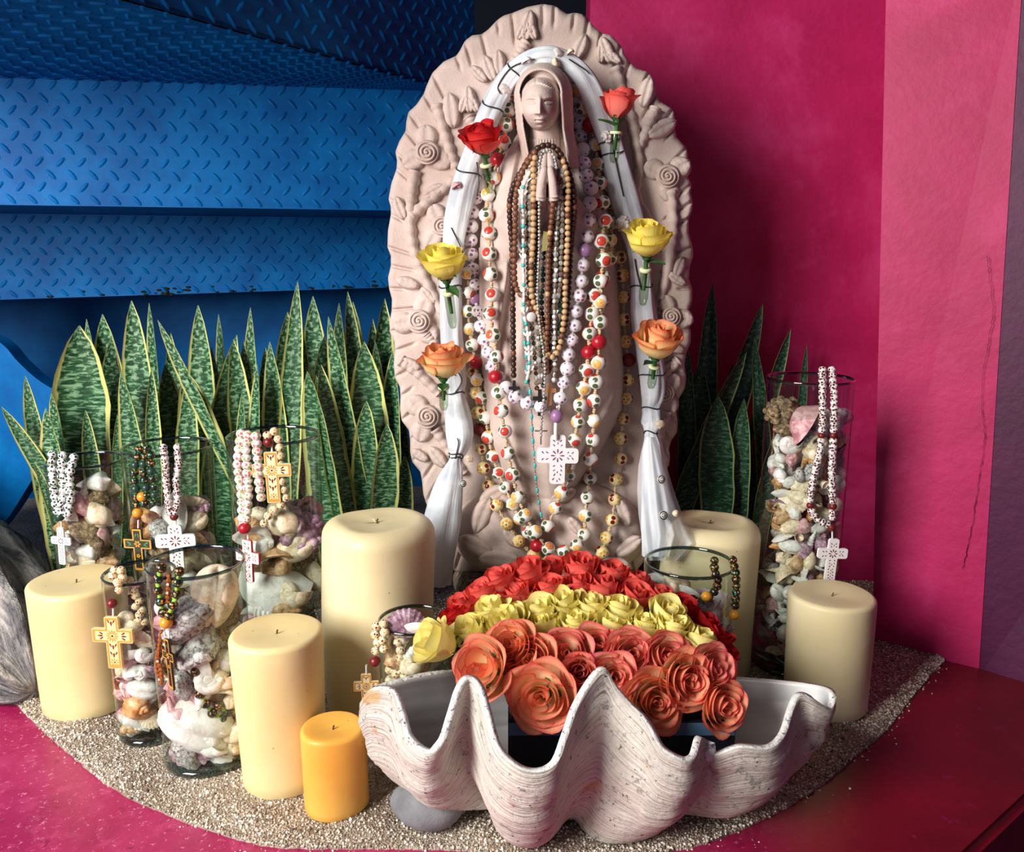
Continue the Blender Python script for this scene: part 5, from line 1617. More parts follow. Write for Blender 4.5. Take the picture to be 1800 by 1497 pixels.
def rose(label, pos, axis, R, kind, mat, spin, group, stem=.0, nleaf=0, seed=0):
    """pos: middle of the flower head"""
    axis = Vector(axis).normalized()
    q_ = axis.to_track_quat('Z', 'Y') @ Quaternion((0, 0, 1), spin)
    loc = Vector(pos) - axis * R * {'bud': .80, 'cup': .74, 'open': .55}[kind]
    o = thing('rose', label, 'rose', loc, q_, group)
    rg = random.Random(seed)
    for k, (ri, h, w, n, curl, droop) in enumerate(ROSE[kind]):
        off = rg.uniform(0, 6.28)
        for i in range(n):
            link('petal', petal_mesh(kind, k, (i + k) % 2, mat), o, rot=(rg.uniform(-.11, .11), rg.uniform(-.11, .11), off + i * 2 * PI / n + rg.uniform(-.15, .15)), scale=R * rg.uniform(.92, 1.06))
    link('calyx', calyx_mesh(), o, scale=R * 1.05, loc=(0, 0, -.06 * R))
    if stem > 0:
        mb = MB(); mb.tube(spline([(0, 0, -.1 * R), (.002, .001, -stem * .5), (0, 0, -stem)], 6), [.0036] * 6, 7)
        link('stem', mb.mesh('stem', [M['green']]), o)
    for k in range(nleaf):
        a = rg.uniform(0, 6.28)
        link('leaf', leaf_mesh(), o, loc=(0, 0, -.35 * R - .25 * R * k), rot=(rg.uniform(-.2, .5), 0, a), scale=R * rg.uniform(.7, .95))
    return o
BC0 = Vector((P(1045, 1200, 1.27).x, 1.30, 0.02))
RED = [(930, 1010, 1.375, 36), (879, 1024, 1.365, 34), (965, 1006, 1.40, 30), (1022, 1003, 1.39, 36), (1079, 1012, 1.39, 32), (849, 1046, 1.35, 30), (818, 1068, 1.335, 30), (803, 1086, 1.315, 28),
       (910, 1050, 1.335, 32), (967, 1040, 1.335, 33), (1018, 1034, 1.34, 30), (1062, 1040, 1.335, 33), (1116, 1054, 1.33, 33), (1157, 1054, 1.34, 31), (1120, 1026, 1.385, 28), (1200, 1075, 1.33, 30), (1235, 1100, 1.315, 30), (1258, 1124, 1.295, 30), (1272, 1152, 1.275, 26)]
YEL = [(771, 1131, 1.235, 42), (828, 1114, 1.265, 34), (866, 1078, 1.295, 34), (893, 1096, 1.265, 37), (950, 1080, 1.29, 33), (954, 1106, 1.262, 31), (994, 1060, 1.30, 31), (1011, 1096, 1.268, 33), (1039, 1070, 1.29, 31), (1072, 1104, 1.262, 32), (1089, 1076, 1.285, 33),
       (1130, 1104, 1.262, 33), (1171, 1082, 1.278, 34), (1181, 1106, 1.255, 34), (1228, 1128, 1.245, 30)]
ORG = [(847, 1175, 1.190, 50, 'petal_orange'), (900, 1132, 1.215, 42, 'petal_orange'), (933, 1158, 1.200, 40, 'petal_orange'), (998, 1148, 1.205, 43, 'petal_pink'), (1049, 1132, 1.225, 32, 'petal_pink'), (954, 1224, 1.150, 54, 'petal_orange'), (1018, 1182, 1.178, 32, 'petal_pink'),
       (1110, 1150, 1.205, 42, 'petal_pink'), (1078, 1190, 1.172, 38, 'petal_pink'), (1150, 1232, 1.150, 50, 'petal_orange'), (1206, 1196, 1.165, 48, 'petal_orange'), (1172, 1152, 1.205, 40, 'petal_pink'), (1268, 1240, 1.160, 44, 'petal_orange'), (1252, 1176, 1.185, 42, 'petal_pink')]
ordw = ['leftmost', 'second', 'third', 'fourth', 'fifth', 'sixth', 'seventh', 'eighth', 'ninth', 'tenth', 'eleventh', 'twelfth', 'thirteenth', 'fourteenth', 'fifteenth', 'sixteenth', 'seventeenth', 'eighteenth', 'rightmost']
def ordlist(lst):
    idx = sorted(range(len(lst)), key=lambda i: lst[i][0])
    return {i: (ordw[k] if k < len(lst) - 1 else 'rightmost') for k, i in enumerate(idx)}
od = ordlist(RED)
for i, (px, py, Y, r) in enumerate(RED):
    p_ = P(px, py, Y); ax = Vector(((p_.x - BC0.x) * 2.6, -.06 + (i % 3 - 1) * .10, 1.0 + (i % 2) * .1))
    rose(f'{od[i]} red rose from the left in the back arc of the bouquet', p_, ax, r * 1.0 * pxm(p_), 'bud', 'petal_red' if i not in (7, 15, 16, 17, 18) else 'petal_crimson', i * 1.7, 'red roses of the bouquet', .09, 0, i)
od = ordlist(YEL)
for i, (px, py, Y, r) in enumerate(YEL):
    p_ = P(px, py, Y); ax = Vector(((p_.x - BC0.x) * 2.8, -.22 + (i % 3 - 1) * .10, 1.0))
    if i == 0: ax = Vector((-.8, -.45, .55))
    rose(f'{od[i]} pale yellow rose from the left in the middle arc of the bouquet', p_, ax, r * 1.04 * pxm(p_), 'bud' if i % 4 != 3 else 'cup', 'petal_yellow', i * 2.1, 'yellow roses of the bouquet', .07 if i else .11, 1 if i in (0, 1) else 0, 50 + i)
od = ordlist(ORG)
for i, (px, py, Y, r, mt) in enumerate(ORG):
    p_ = P(px, py, Y); ax = (p_ - BC0); ax.x *= .8; ax.y = ax.y * 1.0 - .12; ax.z *= .55
    rose(f'{od[i]} coral and peach rose from the left in the front of the bouquet', p_, ax, r * 1.1 * pxm(p_), 'open' if r > 34 else 'bud', mt, i * 1.3, 'coral roses of the bouquet', .07, 1 if i in (0, 1, 2, 5, 6, 8, 9, 12, 13) else 0, 90 + i)
# single roses tied to the garland
def garland_rose(px, py, r, kind, mat, Y, tilt, label, spin, seed, stem_px):
    p_ = P(px, py, Y)
    R = r * pxm(p_)
    ax = Vector((math.sin(tilt[0]), -math.sin(tilt[1]), math.cos(tilt[0])))
    o = rose(label, p_, ax, R, kind, mat, spin, 'single roses tied along the garland', 0, 1, seed)
    L = stem_px * pxm(p_)
    h0 = -.1 * R
    mb = MB(); mb.tube([(0, 0, h0), (0, 0, h0 - L * .5), (0.001, 0, h0 - L)], [.0046, .0042, .0036], 8)
    link('stem', mb.mesh('stem', [M['green']]), o)
    mb = MB(); mb.grid(lathe([(.004, h0 - L * .32), (.0112, h0 - L * .32), (.0115, h0 - L * .36), (.0112, h0 - L * .42), (.004, h0 - L * .42)], 16), cv=True)
    link('tube_cap', mb.mesh('tube_cap', [M['vial_cap']]), o)
    mb = MB(); mb.grid(lathe([(.0092, h0 - L * .40), (.0088, h0 - L * 1.25), (.006, h0 - L * 1.45), (.0004, h0 - L * 1.5)], 16), cv=True)
    link('water_tube', mb.mesh('water_tube', [M['vial']]), o)
garland_rose(848, 243, 37, 'cup', 'petal_crimson', 1.622, (-.12, .45), 'crimson rose at the upper left of the garland', .3, 201, 46)
garland_rose(1087, 184, 33, 'bud', 'petal_red', 1.625, (.05, .1), 'red rosebud at the upper right of the garland', 1.3, 202, 46)
garland_rose(781, 462, 41, 'cup', 'petal_lemon', 1.622, (-.1, .30), 'bright yellow rose at the left of the garland', .8, 203, 60)
garland_rose(1139, 420, 41, 'cup', 'petal_lemon', 1.622, (.0, .32), 'bright yellow rose at the right of the garland', 2.2, 204, 60)
garland_rose(779, 635, 41, 'cup', 'petal_peach', 1.622, (.02, .25), 'orange edged yellow rose at the lower left of the garland', 1.9, 205, 40)
garland_rose(1157, 600, 42, 'cup', 'petal_peach', 1.622, (.05, .40), 'orange edged yellow rose at the lower right of the garland', .2, 206, 40)

# ================================================================== BEADS AND ROSARIES
_bm = {}
def bead_mesh(mat, kind='ball'):
    if (mat, kind) not in _bm:
        mb = MB()
        if kind == 'ball':
            mb.sphere((0, 0, 0), 1, 16, 10, 0, (1, 1, .94))
        elif kind == 'small':
            mb.sphere((0, 0, 0), 1, 9, 6, 0, (1, 1, .92))
        elif kind == 'barrel':
            mb.grid(lathe([(.02, -.9), (.62, -.9), (.92, -.55), (1, 0), (.92, .55), (.62, .9), (.02, .9)], 9), cv=True)
        elif kind == 'facet':
            v_, f_ = sphere_vf(6, 4); mb.add(v_, f_)
        elif kind == 'oval':
            mb.sphere((0, 0, 0), 1, 9, 7, 0, (.7, .7, 1.5))
        elif kind == 'leafy':
            mb.sphere((0, 0, 0), .5, 8, 6, 0, (1, 1, 1.5))
            for s_ in (-1, 1):
                u, v_ = np.meshgrid(np.linspace(-1, 1, 4), np.linspace(0, 1, 6), indexing='ij')
                wd = .55 * np.sin(v_ * PI)
                mb.grid(np.stack([s_ * (.2 + 1.1 * v_), -.35 + u * 0.2 * wd, .5 + u * wd - .9 * v_], -1))
        elif kind == 'knot':
            mb.sphere((0, 0, .35), .62, 8, 6, 0, (1, 1, .7)); mb.sphere((.1, 0, -.35), .62, 8, 6, 0, (1, .9, .7)); mb.sphere((-.3, -.2, 0), .4, 6, 5)
        _bm[(mat, kind)] = mb.mesh('bead', [M[mat]], kind != 'facet')
    return _bm[(mat, kind)]
def orient(d, spin):
    return Vector(d).to_track_quat('Z', 'Y') @ Quaternion((0, 0, 1), spin)
def cord_part(parent, pts, r, mat, name='cord'):
    p3 = np.array([tuple(p) for p in pts])
    n = max(len(p3) * 3, 8)
    q_, _ = tube_pts(spline(p3, n), r, 6)
    link(name, grid_mesh(name, q_ - np.array(parent.location), [M[mat]], cv=True), parent)
def beads_at(parent, pts, r, mats, kinds=None, knot=None, knot_r=.006, scales=None, rnd=True, seed=0):
    """one object per bead at given centres"""
    rg = random.Random(seed)
    base = parent.location
    for i, p_ in enumerate(pts):
        p_ = Vector(p_)
        d = Vector(pts[min(i + 1, len(pts) - 1)]) - Vector(pts[max(i - 1, 0)])
        if d.length < 1e-6: d = Vector((0, 0, 1))
        m = mats[i % len(mats)] if isinstance(mats, (list, tuple)) else mats
        k = (kinds[i % len(kinds)] if isinstance(kinds, (list, tuple)) else kinds) or 'ball'
        s_ = r * (scales[i % len(scales)] if scales else 1) * rg.uniform(.95, 1.05)
        link('bead', bead_mesh(m, k), parent, p_ - base, orient(d, rg.uniform(0, 6.28) if rnd else 0), s_)
        if knot and i + 1 < len(pts):
            q_ = (p_ + Vector(pts[i + 1])) / 2
            link('knot', bead_mesh(knot, 'knot'), parent, q_ - base, orient(d, rg.uniform(0, 6.28)), knot_r * rg.uniform(.85, 1.15))

# -------------------------------------------------- crosses
def rrect_cross(w, h, aw, up, rad=.25, n=5):
    """outline of a latin cross, origin at the crossing; aw arm half width; up height above crossing"""
    dn = h - up
    corners = [(-aw, up), (aw, up), (aw, aw), (w / 2, aw), (w / 2, -aw), (aw, -aw), (aw, -dn), (-aw, -dn), (-aw, -aw), (-w / 2, -aw), (-w / 2, aw), (-aw, aw)]
    out = []
    m = len(corners)
    inner = {2, 5, 8, 11}
    for i, c in enumerate(corners):
        c = np.array(c); p0 = np.array(corners[i - 1]); p1 = np.array(corners[(i + 1) % m])
        r = aw * rad * (0.35 if i in inner else 1)
        a = c + (p0 - c) / np.linalg.norm(p0 - c) * r; b = c + (p1 - c) / np.linalg.norm(p1 - c) * r
        for t_ in np.linspace(0, 1, n):
            out.append(a * (1 - t_) ** 2 + c * 2 * t_ * (1 - t_) + b * t_ * t_)
    return np.array(out)
def flat_mesh(name, outline, th, mat, y0=0.0):
    n = len(outline)
    v_ = [(x, y0, z) for x, z in outline] + [(x, y0 + th, z) for x, z in outline]
    f = [list(range(n)), list(range(n, 2 * n))[::-1]] + [(k, n + k, n + (k + 1) % n, (k + 1) % n) for k in range(n)]
    me = mesh_np(name, v_, f, None, [mat], False)
    bm = bmesh.new(); bm.from_mesh(me); bmesh.ops.recalc_face_normals(bm, faces=bm.faces); bm.to_mesh(me); bm.free()
    return me
def petals_mesh(name, lst, mat, y):
    """painted strokes: (cx, cz, length, width, angle)"""
    mb = MB()
    for cx, cz, L, W, a in lst:
        pts = []
        for k in range(12):
            t_ = 2 * PI * k / 12
            lx = math.cos(t_) * L / 2; lz = math.sin(t_) * W / 2 * (.75 + .35 * math.cos(t_))
            pts.append((cx + lx * math.cos(a) - lz * math.sin(a), y, cz + lx * math.sin(a) + lz * math.cos(a)))
        pts2 = [(x, y + .0004, z) for x, _, z in pts]
        n = 12
        mb.add(pts + pts2, [list(range(n))] + [(k, n + k, n + (k + 1) % n, (k + 1) % n) for k in range(n)])
    return mb.mesh(name, [mat], False)
def daisy(cx, cz, R, n, L, W):
    return [(cx + math.cos(2 * PI * k / n) * R, cz + math.sin(2 * PI * k / n) * R, L, W, 2 * PI * k / n) for k in range(n)]
def cross(parent, centre, w_m, ratio, style, roll=0.0, yaw=0.0, pitch=0.0, up_f=.36, aw_f=.15):
    """painted clay cross hanging from a rosary; centre = crossing of the arms"""
    w, h = w_m, w_m * ratio
    aw, up = w * aw_f, h * up_f
    st = {'white_purple': ('cr_white', None, 'cr_purple'), 'white_green': ('cr_white', None, 'cr_dkgreen'), 'white_maroon': ('cr_white', None, 'cr_maroon'), 'cream': ('cr_cream', 'cr_gold', 'cr_maroon'), 'peach': ('cr_peach', 'cr_gold', 'cr_maroon'),
          'dark': ('cr_dark', 'cr_gold', 'cr_green'), 'white_red': ('cr_white', 'cr_red', 'cr_red'), 'wood': ('cr_wood', None, None), 'silver': ('steel', None, None), 'black': ('cord_dark', None, None)}[style]
    th = w * .09
    rot = Euler((pitch, roll, yaw), 'XYZ')
    o = link('cross', flat_mesh('cross', rrect_cross(w, h, aw, up, .5 if st[1] is None else .18), th, M[st[0]], -th / 2), parent, Vector(centre) - parent.location, rot)
    y = -th / 2 - .0004
    if st[1] and style != 'white_red':
        a = rrect_cross(w * .97, h * .975, aw * .90, up * .965, .18); b = rrect_cross(w * .86, h * .88, aw * .66, up * .86, .18)
        n = len(a)
        v_ = [(x, y, z) for x, z in a] + [(x, y, z) for x, z in b]
        link('painted_border', mesh_np('painted_border', v_, [(k, (k + 1) % n, n + (k + 1) % n, n + k) for k in range(n)], None, [M[st[1]]], False), o)
    if style == 'white_red':
        link('painted_edge', flat_mesh('painted_edge', rrect_cross(w * 1.03, h * 1.02, aw * 1.08, up * 1.02, .4), th * .8, M['cr_red'], -th * .35), o)
    if st[2]:
        mt = M[st[2]]
        u = w / 2
        if style in ('cream', 'peach'):
            L = []
            for s_ in (-1, 1):
                L += [(s_ * u * .60, 0, u * .26, u * .10, 0 if s_ < 0 else PI), (s_ * u * .55, aw * .38, u * .22, u * .09, s_ * .6), (s_ * u * .55, -aw * .38, u * .22, u * .09, -s_ * .6)]
            for z in (up * .66, -aw * 1.7, -aw * 2.9):
                L += [(0, z, u * .24, u * .10, PI / 2), (-aw * .36, z + .1 * u, u * .2, u * .08, 2.1), (aw * .36, z + .1 * u, u * .2, u * .08, 1.0)]
            link('painted_petals', petals_mesh('painted_petals', L, mt, y), o)
            link('painted_daisy', petals_mesh('painted_daisy', daisy(0, 0, aw * .58, 12, aw * .62, aw * .24) + daisy(0, -h + up + aw * .95, aw * .40, 8, aw * .42, aw * .2), M['cr_gold'], y - .0001), o)
            link('painted_dot', petals_mesh('painted_dot', [(0, 0, aw * .32, aw * .32, 0), (0, -h + up + aw * .95, aw * .24, aw * .24, 0)], M['cord_dark'], y - .0002), o)
        elif style == 'dark':
            L = []
            for s_ in (-1, 1):
                L += [(s_ * u * .62, aw * .2, u * .34, u * .16, s_ * .5), (s_ * u * .55, -aw * .25, u * .3, u * .12, -s_ * .5), (s_ * aw * .3, up * .55, u * .3, u * .12, PI / 2 + s_ * .3), (s_ * aw * .3, -aw * 3.6, u * .3, u * .12, PI / 2 + s_ * .3)]
            link('painted_petals', petals_mesh('painted_petals', L, mt, y), o)
            link('painted_daisy', petals_mesh('painted_daisy', daisy(0, 0, aw * .42, 6, aw * .55, aw * .42) + daisy(0, -aw * 2.4, aw * .26, 5, aw * .36, aw * .3), M['bd_amber'], y - .0001), o)
        else:
            L = daisy(0, 0, aw * .58, 8, aw * .60, aw * .26)
            rg = random.Random(3)
            for a in range(4):
                dx, dz = ((1, 0), (-1, 0), (0, 1), (0, -1))[a]
                reach = u if a < 2 else (up if a == 2 else h - up)
                f = aw * 1.35
                while f < reach - aw * .45:
                    ang = math.atan2(dz, dx)
                    for s_ in (-1, 1):
                        off = aw * rg.uniform(.28, .5) * s_
                        L.append((dx * f - dz * off, dz * f + dx * off, aw * rg.uniform(.32, .5), aw * rg.uniform(.16, .22), ang + s_ * rg.uniform(.5, 1.0)))
                    if rg.random() < .8:
                        L.append((dx * (f + aw * .25), dz * (f + aw * .25), aw * .32, aw * .18, ang))
                    f += aw * .58
            link('painted_petals', petals_mesh('painted_petals', L, mt, y), o)
            if style == 'white_red':
                link('painted_leaves', petals_mesh('painted_leaves', [(aw * .4 * ((k % 2) * 2 - 1), up * .8 - k * h * .11, aw * .6, aw * .3, .8 * ((k % 2) * 2 - 1)) for k in range(9)], M['cr_green'], y - .0001), o)
    return o

# -------------------------------------------------- big rosaries on the statue
def stat_path(lst, lift):
    return [on_statue(x, y, lift) for x, y in lst]
def big_rosary(label, lst, reds, mat, redmat, r, lift, knot, cord, knot_r, seed):
    pts = stat_path(lst, lift)
    b0 = Vector((pts[0].x, YP - .05, min(p.z for p in pts)))
    o = thing('rosary', label, 'rosary', b0, group='large painted clay rosaries draped over the statue')
    cord_part(o, pts, .0016, cord)
    mats = [redmat if i in reds else (mat if isinstance(mat, str) else mat[i % len(mat)]) for i in range(len(pts))]
    beads_at(o, pts, r, mats, None, knot, knot_r, seed=seed)
    return o, pts
PUR = [(905, 165), (893, 182), (878, 204), (871, 227), (862, 252), (856, 275), (851, 297), (844, 324), (836, 348), (830, 373), (828, 398), (827, 422), (828, 447), (832, 474), (835, 500), (835, 525), (841, 547), (845, 573), (851, 597), (858, 620), (865, 644), (876, 664), (889, 681), (906, 697), (927, 708), (950, 714),
       (978, 731), (985, 699), (991, 672), (997, 648), (999, 623), (1005, 597), (1010, 572), (1012, 547), (1018, 520), (1022, 494), (1024, 466), (1028, 440), (1032, 415), (1034, 387), (1037, 358), (1039, 331), (1030, 309), (1026, 287), (1024, 263), (1021, 239), (1019, 217), (1016, 196), (1012, 176)]
o, pts = big_rosary('purple dotted white rosary with a big white cross, innermost on the statue', PUR, {15, 26, 37}, 'bd_purple', 'bd_lilac', .0142, .020, 'cord_white', 'cord_white', .0062, 1)
cp_ = on_statue(980, 800, .030)
cord_part(o, [pts[26], on_statue(977, 752, .028), on_statue(977, 772, .03)], .004, 'cord_white', 'tassel')
cross(o, cp_, 73 * pxm(cp_), 1.20, 'white_purple', .02, 0.0, -.05, up_f=.42, aw_f=.185)
FA = [(998, 118), (1004, 132), (1016, 157), (1024, 189), (1037, 219), (1047, 254), (1051, 289), (1054, 322), (1059, 356), (1064, 389), (1057, 424), (1061, 457), (1056, 494), (1056, 530), (1055, 566), (1053, 601), (1052, 637), (1048, 671), (1045, 704), (1044, 739), (1042, 773), (1038, 806), (1037, 840), (1032, 875), (1029, 906), (1027, 939), (1014, 958), (991, 969),
      (964, 964), (940, 935), (923, 905), (910, 873), (901, 834), (893, 796), (888, 758), (881, 722), (877, 690), (871, 662), (873, 627), (867, 589), (862, 551), (866, 518), (862, 482), (860, 446), (860, 410), (855, 378), (858, 342), (867, 312), (875, 281), (886, 251), (890, 219), (896, 192), (904, 160)]
big_rosary('white floral rosary whose loop reaches lowest on the statue base', FA, {4, 15, 37, 48}, 'bd_flower', 'bd_red', .0148, .038, 'cord', 'cord', .0062, 2)
FB = [(1055, 230), (1057, 262), (1061, 292), (1069, 324), (1076, 355), (1076, 391), (1072, 422), (1072, 455), (1060, 486), (1045, 520), (1041, 552), (1036, 586), (1035, 619), (1031, 651), (1026, 682), (1020, 712), (1016, 741), (1010, 773), (1005, 804), (999, 835), (987, 865), (976, 893), (963, 924)]
big_rosary('short white floral strand ending in a single bead beside the big white cross', FB, {1, 12}, 'bd_flower', 'bd_red', .0146, .024, 'cord', 'cord', .0060, 3)
FC = [(822, 480), (824, 514), (822, 547), (826, 578), (830, 606), (836, 637), (839, 667), (847, 699), (854, 734), (858, 768), (866, 802), (876, 831), (888, 857), (901, 886), (914, 911), (929, 935), (944, 958)]
big_rosary('white floral strand with red beads just right of the left garland tail', FC, {5, 16}, 'bd_flower', 'bd_red', .0144, .026, 'cord', 'cord', .0060, 4)
YL_L = [(832, 655), (836, 690), (840, 725), (841, 755), (845, 788), (850, 822), (859, 855), (873, 888), (891, 920), (912, 951), (938, 976), (965, 986), (1000, 990), (1032, 986), (1058, 970), (1066, 945), (1076, 914), (1080, 878), (1083, 842), (1091, 806), (1091, 770), (1096, 735), (1101, 700), (1104, 667), (1105, 633), (1100, 600), (1097, 561), (1096, 522), (1094, 484), (1090, 452)]
big_rosary('cream and yellow petal rosary, outermost right strand on the statue', YL_L, {3, 24}, 'bd_yellow', 'bd_maroon', .0144, .016, 'cord', 'cord', .0058, 5)

# -------------------------------------------------- small rosaries hung over the praying hands
def lift_hands(py):
    return float(np.interp(py, [250, 300, 345, 420, 520, 720, 920], [.066, .070, .062, .034, .026, .022, .020]))
def small_rosary(label, px, step_px, r_px, mats, kinds, cord, extra=0.0, seed=0, scales=None, sub=None):
    sp_ = spline(px, 12 * len(px))
    sp_ = resample(sp_, step_px)
    pts = [on_statue(x, y, lift_hands(y) + extra) for x, y in sp_]
    b0 = Vector((pts[0].x, YP - .1, min(p.z for p in pts)))
    o = thing('rosary', label, 'rosary', b0, group='small rosaries hung over the stone hands')
    cord_part(o, pts[::2] + pts[-1:], .0011, cord)
    beads_at(o, pts, r_px * .00108, mats, kinds, seed=seed, scales=scales)
    return o
def hang_cross(o, px, py, w_px, ratio, style, roll=0, up=.32, aw=.12, extra=.004):
    c = on_statue(px, py, lift_hands(py) + extra)
    return cross(o, c, w_px * pxm(c), ratio, style, roll, up_f=up, aw_f=aw)
o = small_rosary('dark brown wooden rosary making the outer arch over the stone hands, black crucifix', [(1003, 440), (1006, 410), (1010, 370), (1008, 335), (1003, 312), (994, 288), (986, 272), (976, 260), (961, 255), (945, 261), (932, 275), (920, 296), (910, 312), (901, 332), (896, 360), (897, 395), (900, 430), (900, 480), (901, 520), (902, 580), (903, 660)], 9.6, 5.2, ['bd_darkwood'] * 8 + ['bd_wood'], 'barrel', 'cord_dark', .004, 11)
hang_cross(o, 904, 682, 20, 2.0, 'black', 0, .34, .13)
o = small_rosary('reddish brown wooden rosary inside the dark arch', [(940, 268), (924, 292), (913, 316), (907, 345), (906, 380), (905, 430), (904, 470), (906, 500), (914, 516), (926, 528), (936, 545), (944, 560), (952, 556)], 10.4, 5.2, 'bd_wood', 'barrel', 'cord_dark', .008, 12)
o = small_rosary('white leaf-shaped bead rosary with turquoise spacers and silver crucifix', [(930, 305), (921, 325), (918, 350), (920, 382), (920, 412), (920, 446), (920, 478), (921, 508), (921, 548), (927, 580), (930, 620), (930, 650), (925, 672)], 8.6, 6.4, ['bd_white', 'bd_white', 'bd_white', 'bd_turq'], ['leafy', 'leafy', 'oval', 'small'], 'steel', .012, 13, [1, 1, .7, .6])
hang_cross(o, 922, 690, 21, 1.6, 'silver', .06, .36, .11)
o = small_rosary('tan round wooden rosary with a wooden cross', [(990, 284), (996, 305), (999, 328), (998, 360), (998, 390), (998, 420), (996, 460), (994, 500), (993, 545), (990, 572), (986, 600), (979, 620), (968, 628), (962, 618), (958, 605), (954, 588), (950, 566), (944, 545), (936, 525), (934, 500), (934, 470), (937, 430), (938, 396), (938, 356), (938, 318), (938, 284), (946, 270)], 10.6, 5.4, ['bd_tan'] * 9 + ['bd_wood'], 'small', 'cord_dark', .010, 14)
hang_cross(o, 966, 686, 23, 1.75, 'wood', 0, .34, .16)
o = small_rosary('smoky crystal rosary with faceted beads', [(948, 270), (940, 300), (933, 340), (932, 380), (933, 420), (934, 460), (938, 500), (944, 540), (946, 580), (948, 630), (950, 675), (956, 640), (964, 590), (976, 540), (984, 500), (986, 450), (988, 400), (987, 350), (982, 310), (976, 285)], 9.6, 5.0, ['bd_crystal', 'bd_crystal', 'bd_clear'], 'facet', 'steel', .004, 15)
o = small_rosary('fine silver chain rosary with tiny clear beads', [(978, 295), (974, 275), (962, 264), (952, 272), (948, 295), (948, 340), (948, 390), (948, 430), (946, 480), (945, 530), (950, 580), (958, 640), (956, 700), (952, 740), (951, 770)], 6.2, 2.9, ['bd_clear', 'bd_clear', 'steel'], 'small', 'steel', .016, 16)
hang_cross(o, 951, 757, 22, 1.7, 'silver', 0, .34, .06)
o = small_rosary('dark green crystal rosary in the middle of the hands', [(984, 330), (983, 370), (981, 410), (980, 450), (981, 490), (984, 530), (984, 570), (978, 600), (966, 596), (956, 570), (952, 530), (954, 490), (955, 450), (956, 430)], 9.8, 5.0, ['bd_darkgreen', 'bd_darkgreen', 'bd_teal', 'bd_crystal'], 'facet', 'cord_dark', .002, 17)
hang_cross(o, 949, 700, 25, 1.9, 'black', 0, .34, .14)
o = small_rosary('brown barrel bead rosary hanging against the right stone palm', [(980, 312), (975, 335), (972, 360), (970, 385), (966, 420), (964, 460), (963, 500), (962, 540), (962, 580), (960, 620), (962, 660)], 9.8, 4.8, ['bd_wood'] * 10 + ['bd_tan'], 'barrel', 'cord_dark', .012, 18)
o = small_rosary('mother of pearl rosary with white leaf beads on the right of the hands', [(988, 300), (984, 340), (979, 390), (977, 440), (976, 490), (974, 540), (975, 580), (974, 610), (975, 640), (974, 668)], 9.2, 5.4, ['bd_clear', 'bd_white', 'bd_crystal', 'bd_white'], ['facet', 'small', 'facet', 'leafy'], 'steel', .006, 19, [1, .8, 1, 1.1])
o = small_rosary('turquoise rosary whose thin chain trails down past the white cross', [(920, 560), (921, 590), (925, 625), (928, 660), (932, 690), (934, 720), (936, 760), (938, 790), (940, 812), (941, 830), (943, 850), (946, 870), (949, 890), (953, 918)], 7.2, 3.1, ['bd_turq', 'steel', 'steel'], ['oval', 'small', 'small'], 'steel', .006, 20, [1.3, .6, .6])
o = small_rosary('near black round bead rosary on the outer right of the hands', [(984, 276), (996, 296), (1004, 322), (1006, 350), (1005, 390), (1003, 430), (1002, 470), (1000, 510), (997, 550), (990, 590), (982, 615)], 9.4, 5.0, 'bd_darkwood', 'small', 'cord_dark', .000, 21)
o = small_rosary('smoky and olive crystal strand left of the silver chain', [(944, 280), (934, 310), (928, 350), (927, 400), (928, 450), (929, 500), (932, 550), (938, 600), (942, 650), (944, 690)], 8.8, 4.6, ['bd_crystal', 'bd_olive', 'bd_clear'], 'facet', 'steel', .000, 22)
o = small_rosary('black bead strand beside the left stone palm', [(948, 300), (944, 340), (943, 390), (943, 440), (942, 490), (943, 540), (948, 590), (953, 640), (955, 680)], 8.8, 4.6, ['bd_darkwood', 'bd_darkgreen'], 'small', 'cord_dark', .002, 23)
o = small_rosary('amber brown strand down the middle of the robe', [(972, 380), (971, 430), (969, 480), (969, 530), (968, 580), (968, 625), (966, 660)], 8.8, 4.6, ['bd_wood', 'bd_crystal', 'bd_darkwood'], 'barrel', 'cord_dark', .004, 24)
o = small_rosary('black and green crystal strand right of the tan beads', [(992, 330), (992, 380), (991, 430), (989, 480), (987, 530), (983, 575), (979, 610), (976, 640)], 8.8, 4.6, ['bd_darkgreen', 'cord_dark', 'bd_crystal'], 'facet', 'cord_dark', .000, 25)
mb = MB(); c_ = on_statue(934, 557, lift_hands(557) + .018)
mb.grid(lathe([(.0003, 0), (.0085, 0), (.0092, .0008), (.0085, .0018), (.0003, .0018)], 20), cv=True)
link('medal', mb.mesh('medal', [M['bd_white']]), o, c_ - o.location, (PI / 2, .2, .2))
cd = flat_mesh('prayer_card', np.array([(-.005, -.018), (.005, -.016), (.006, .016), (-.004, .018)]), .0006, M['card'])
c_ = on_statue(958, 424, .05)
tag(link('prayer_card', cd, None, c_, (0, .05, .25)), 'small pale yellow card tucked behind the rosaries at the hands', 'card')

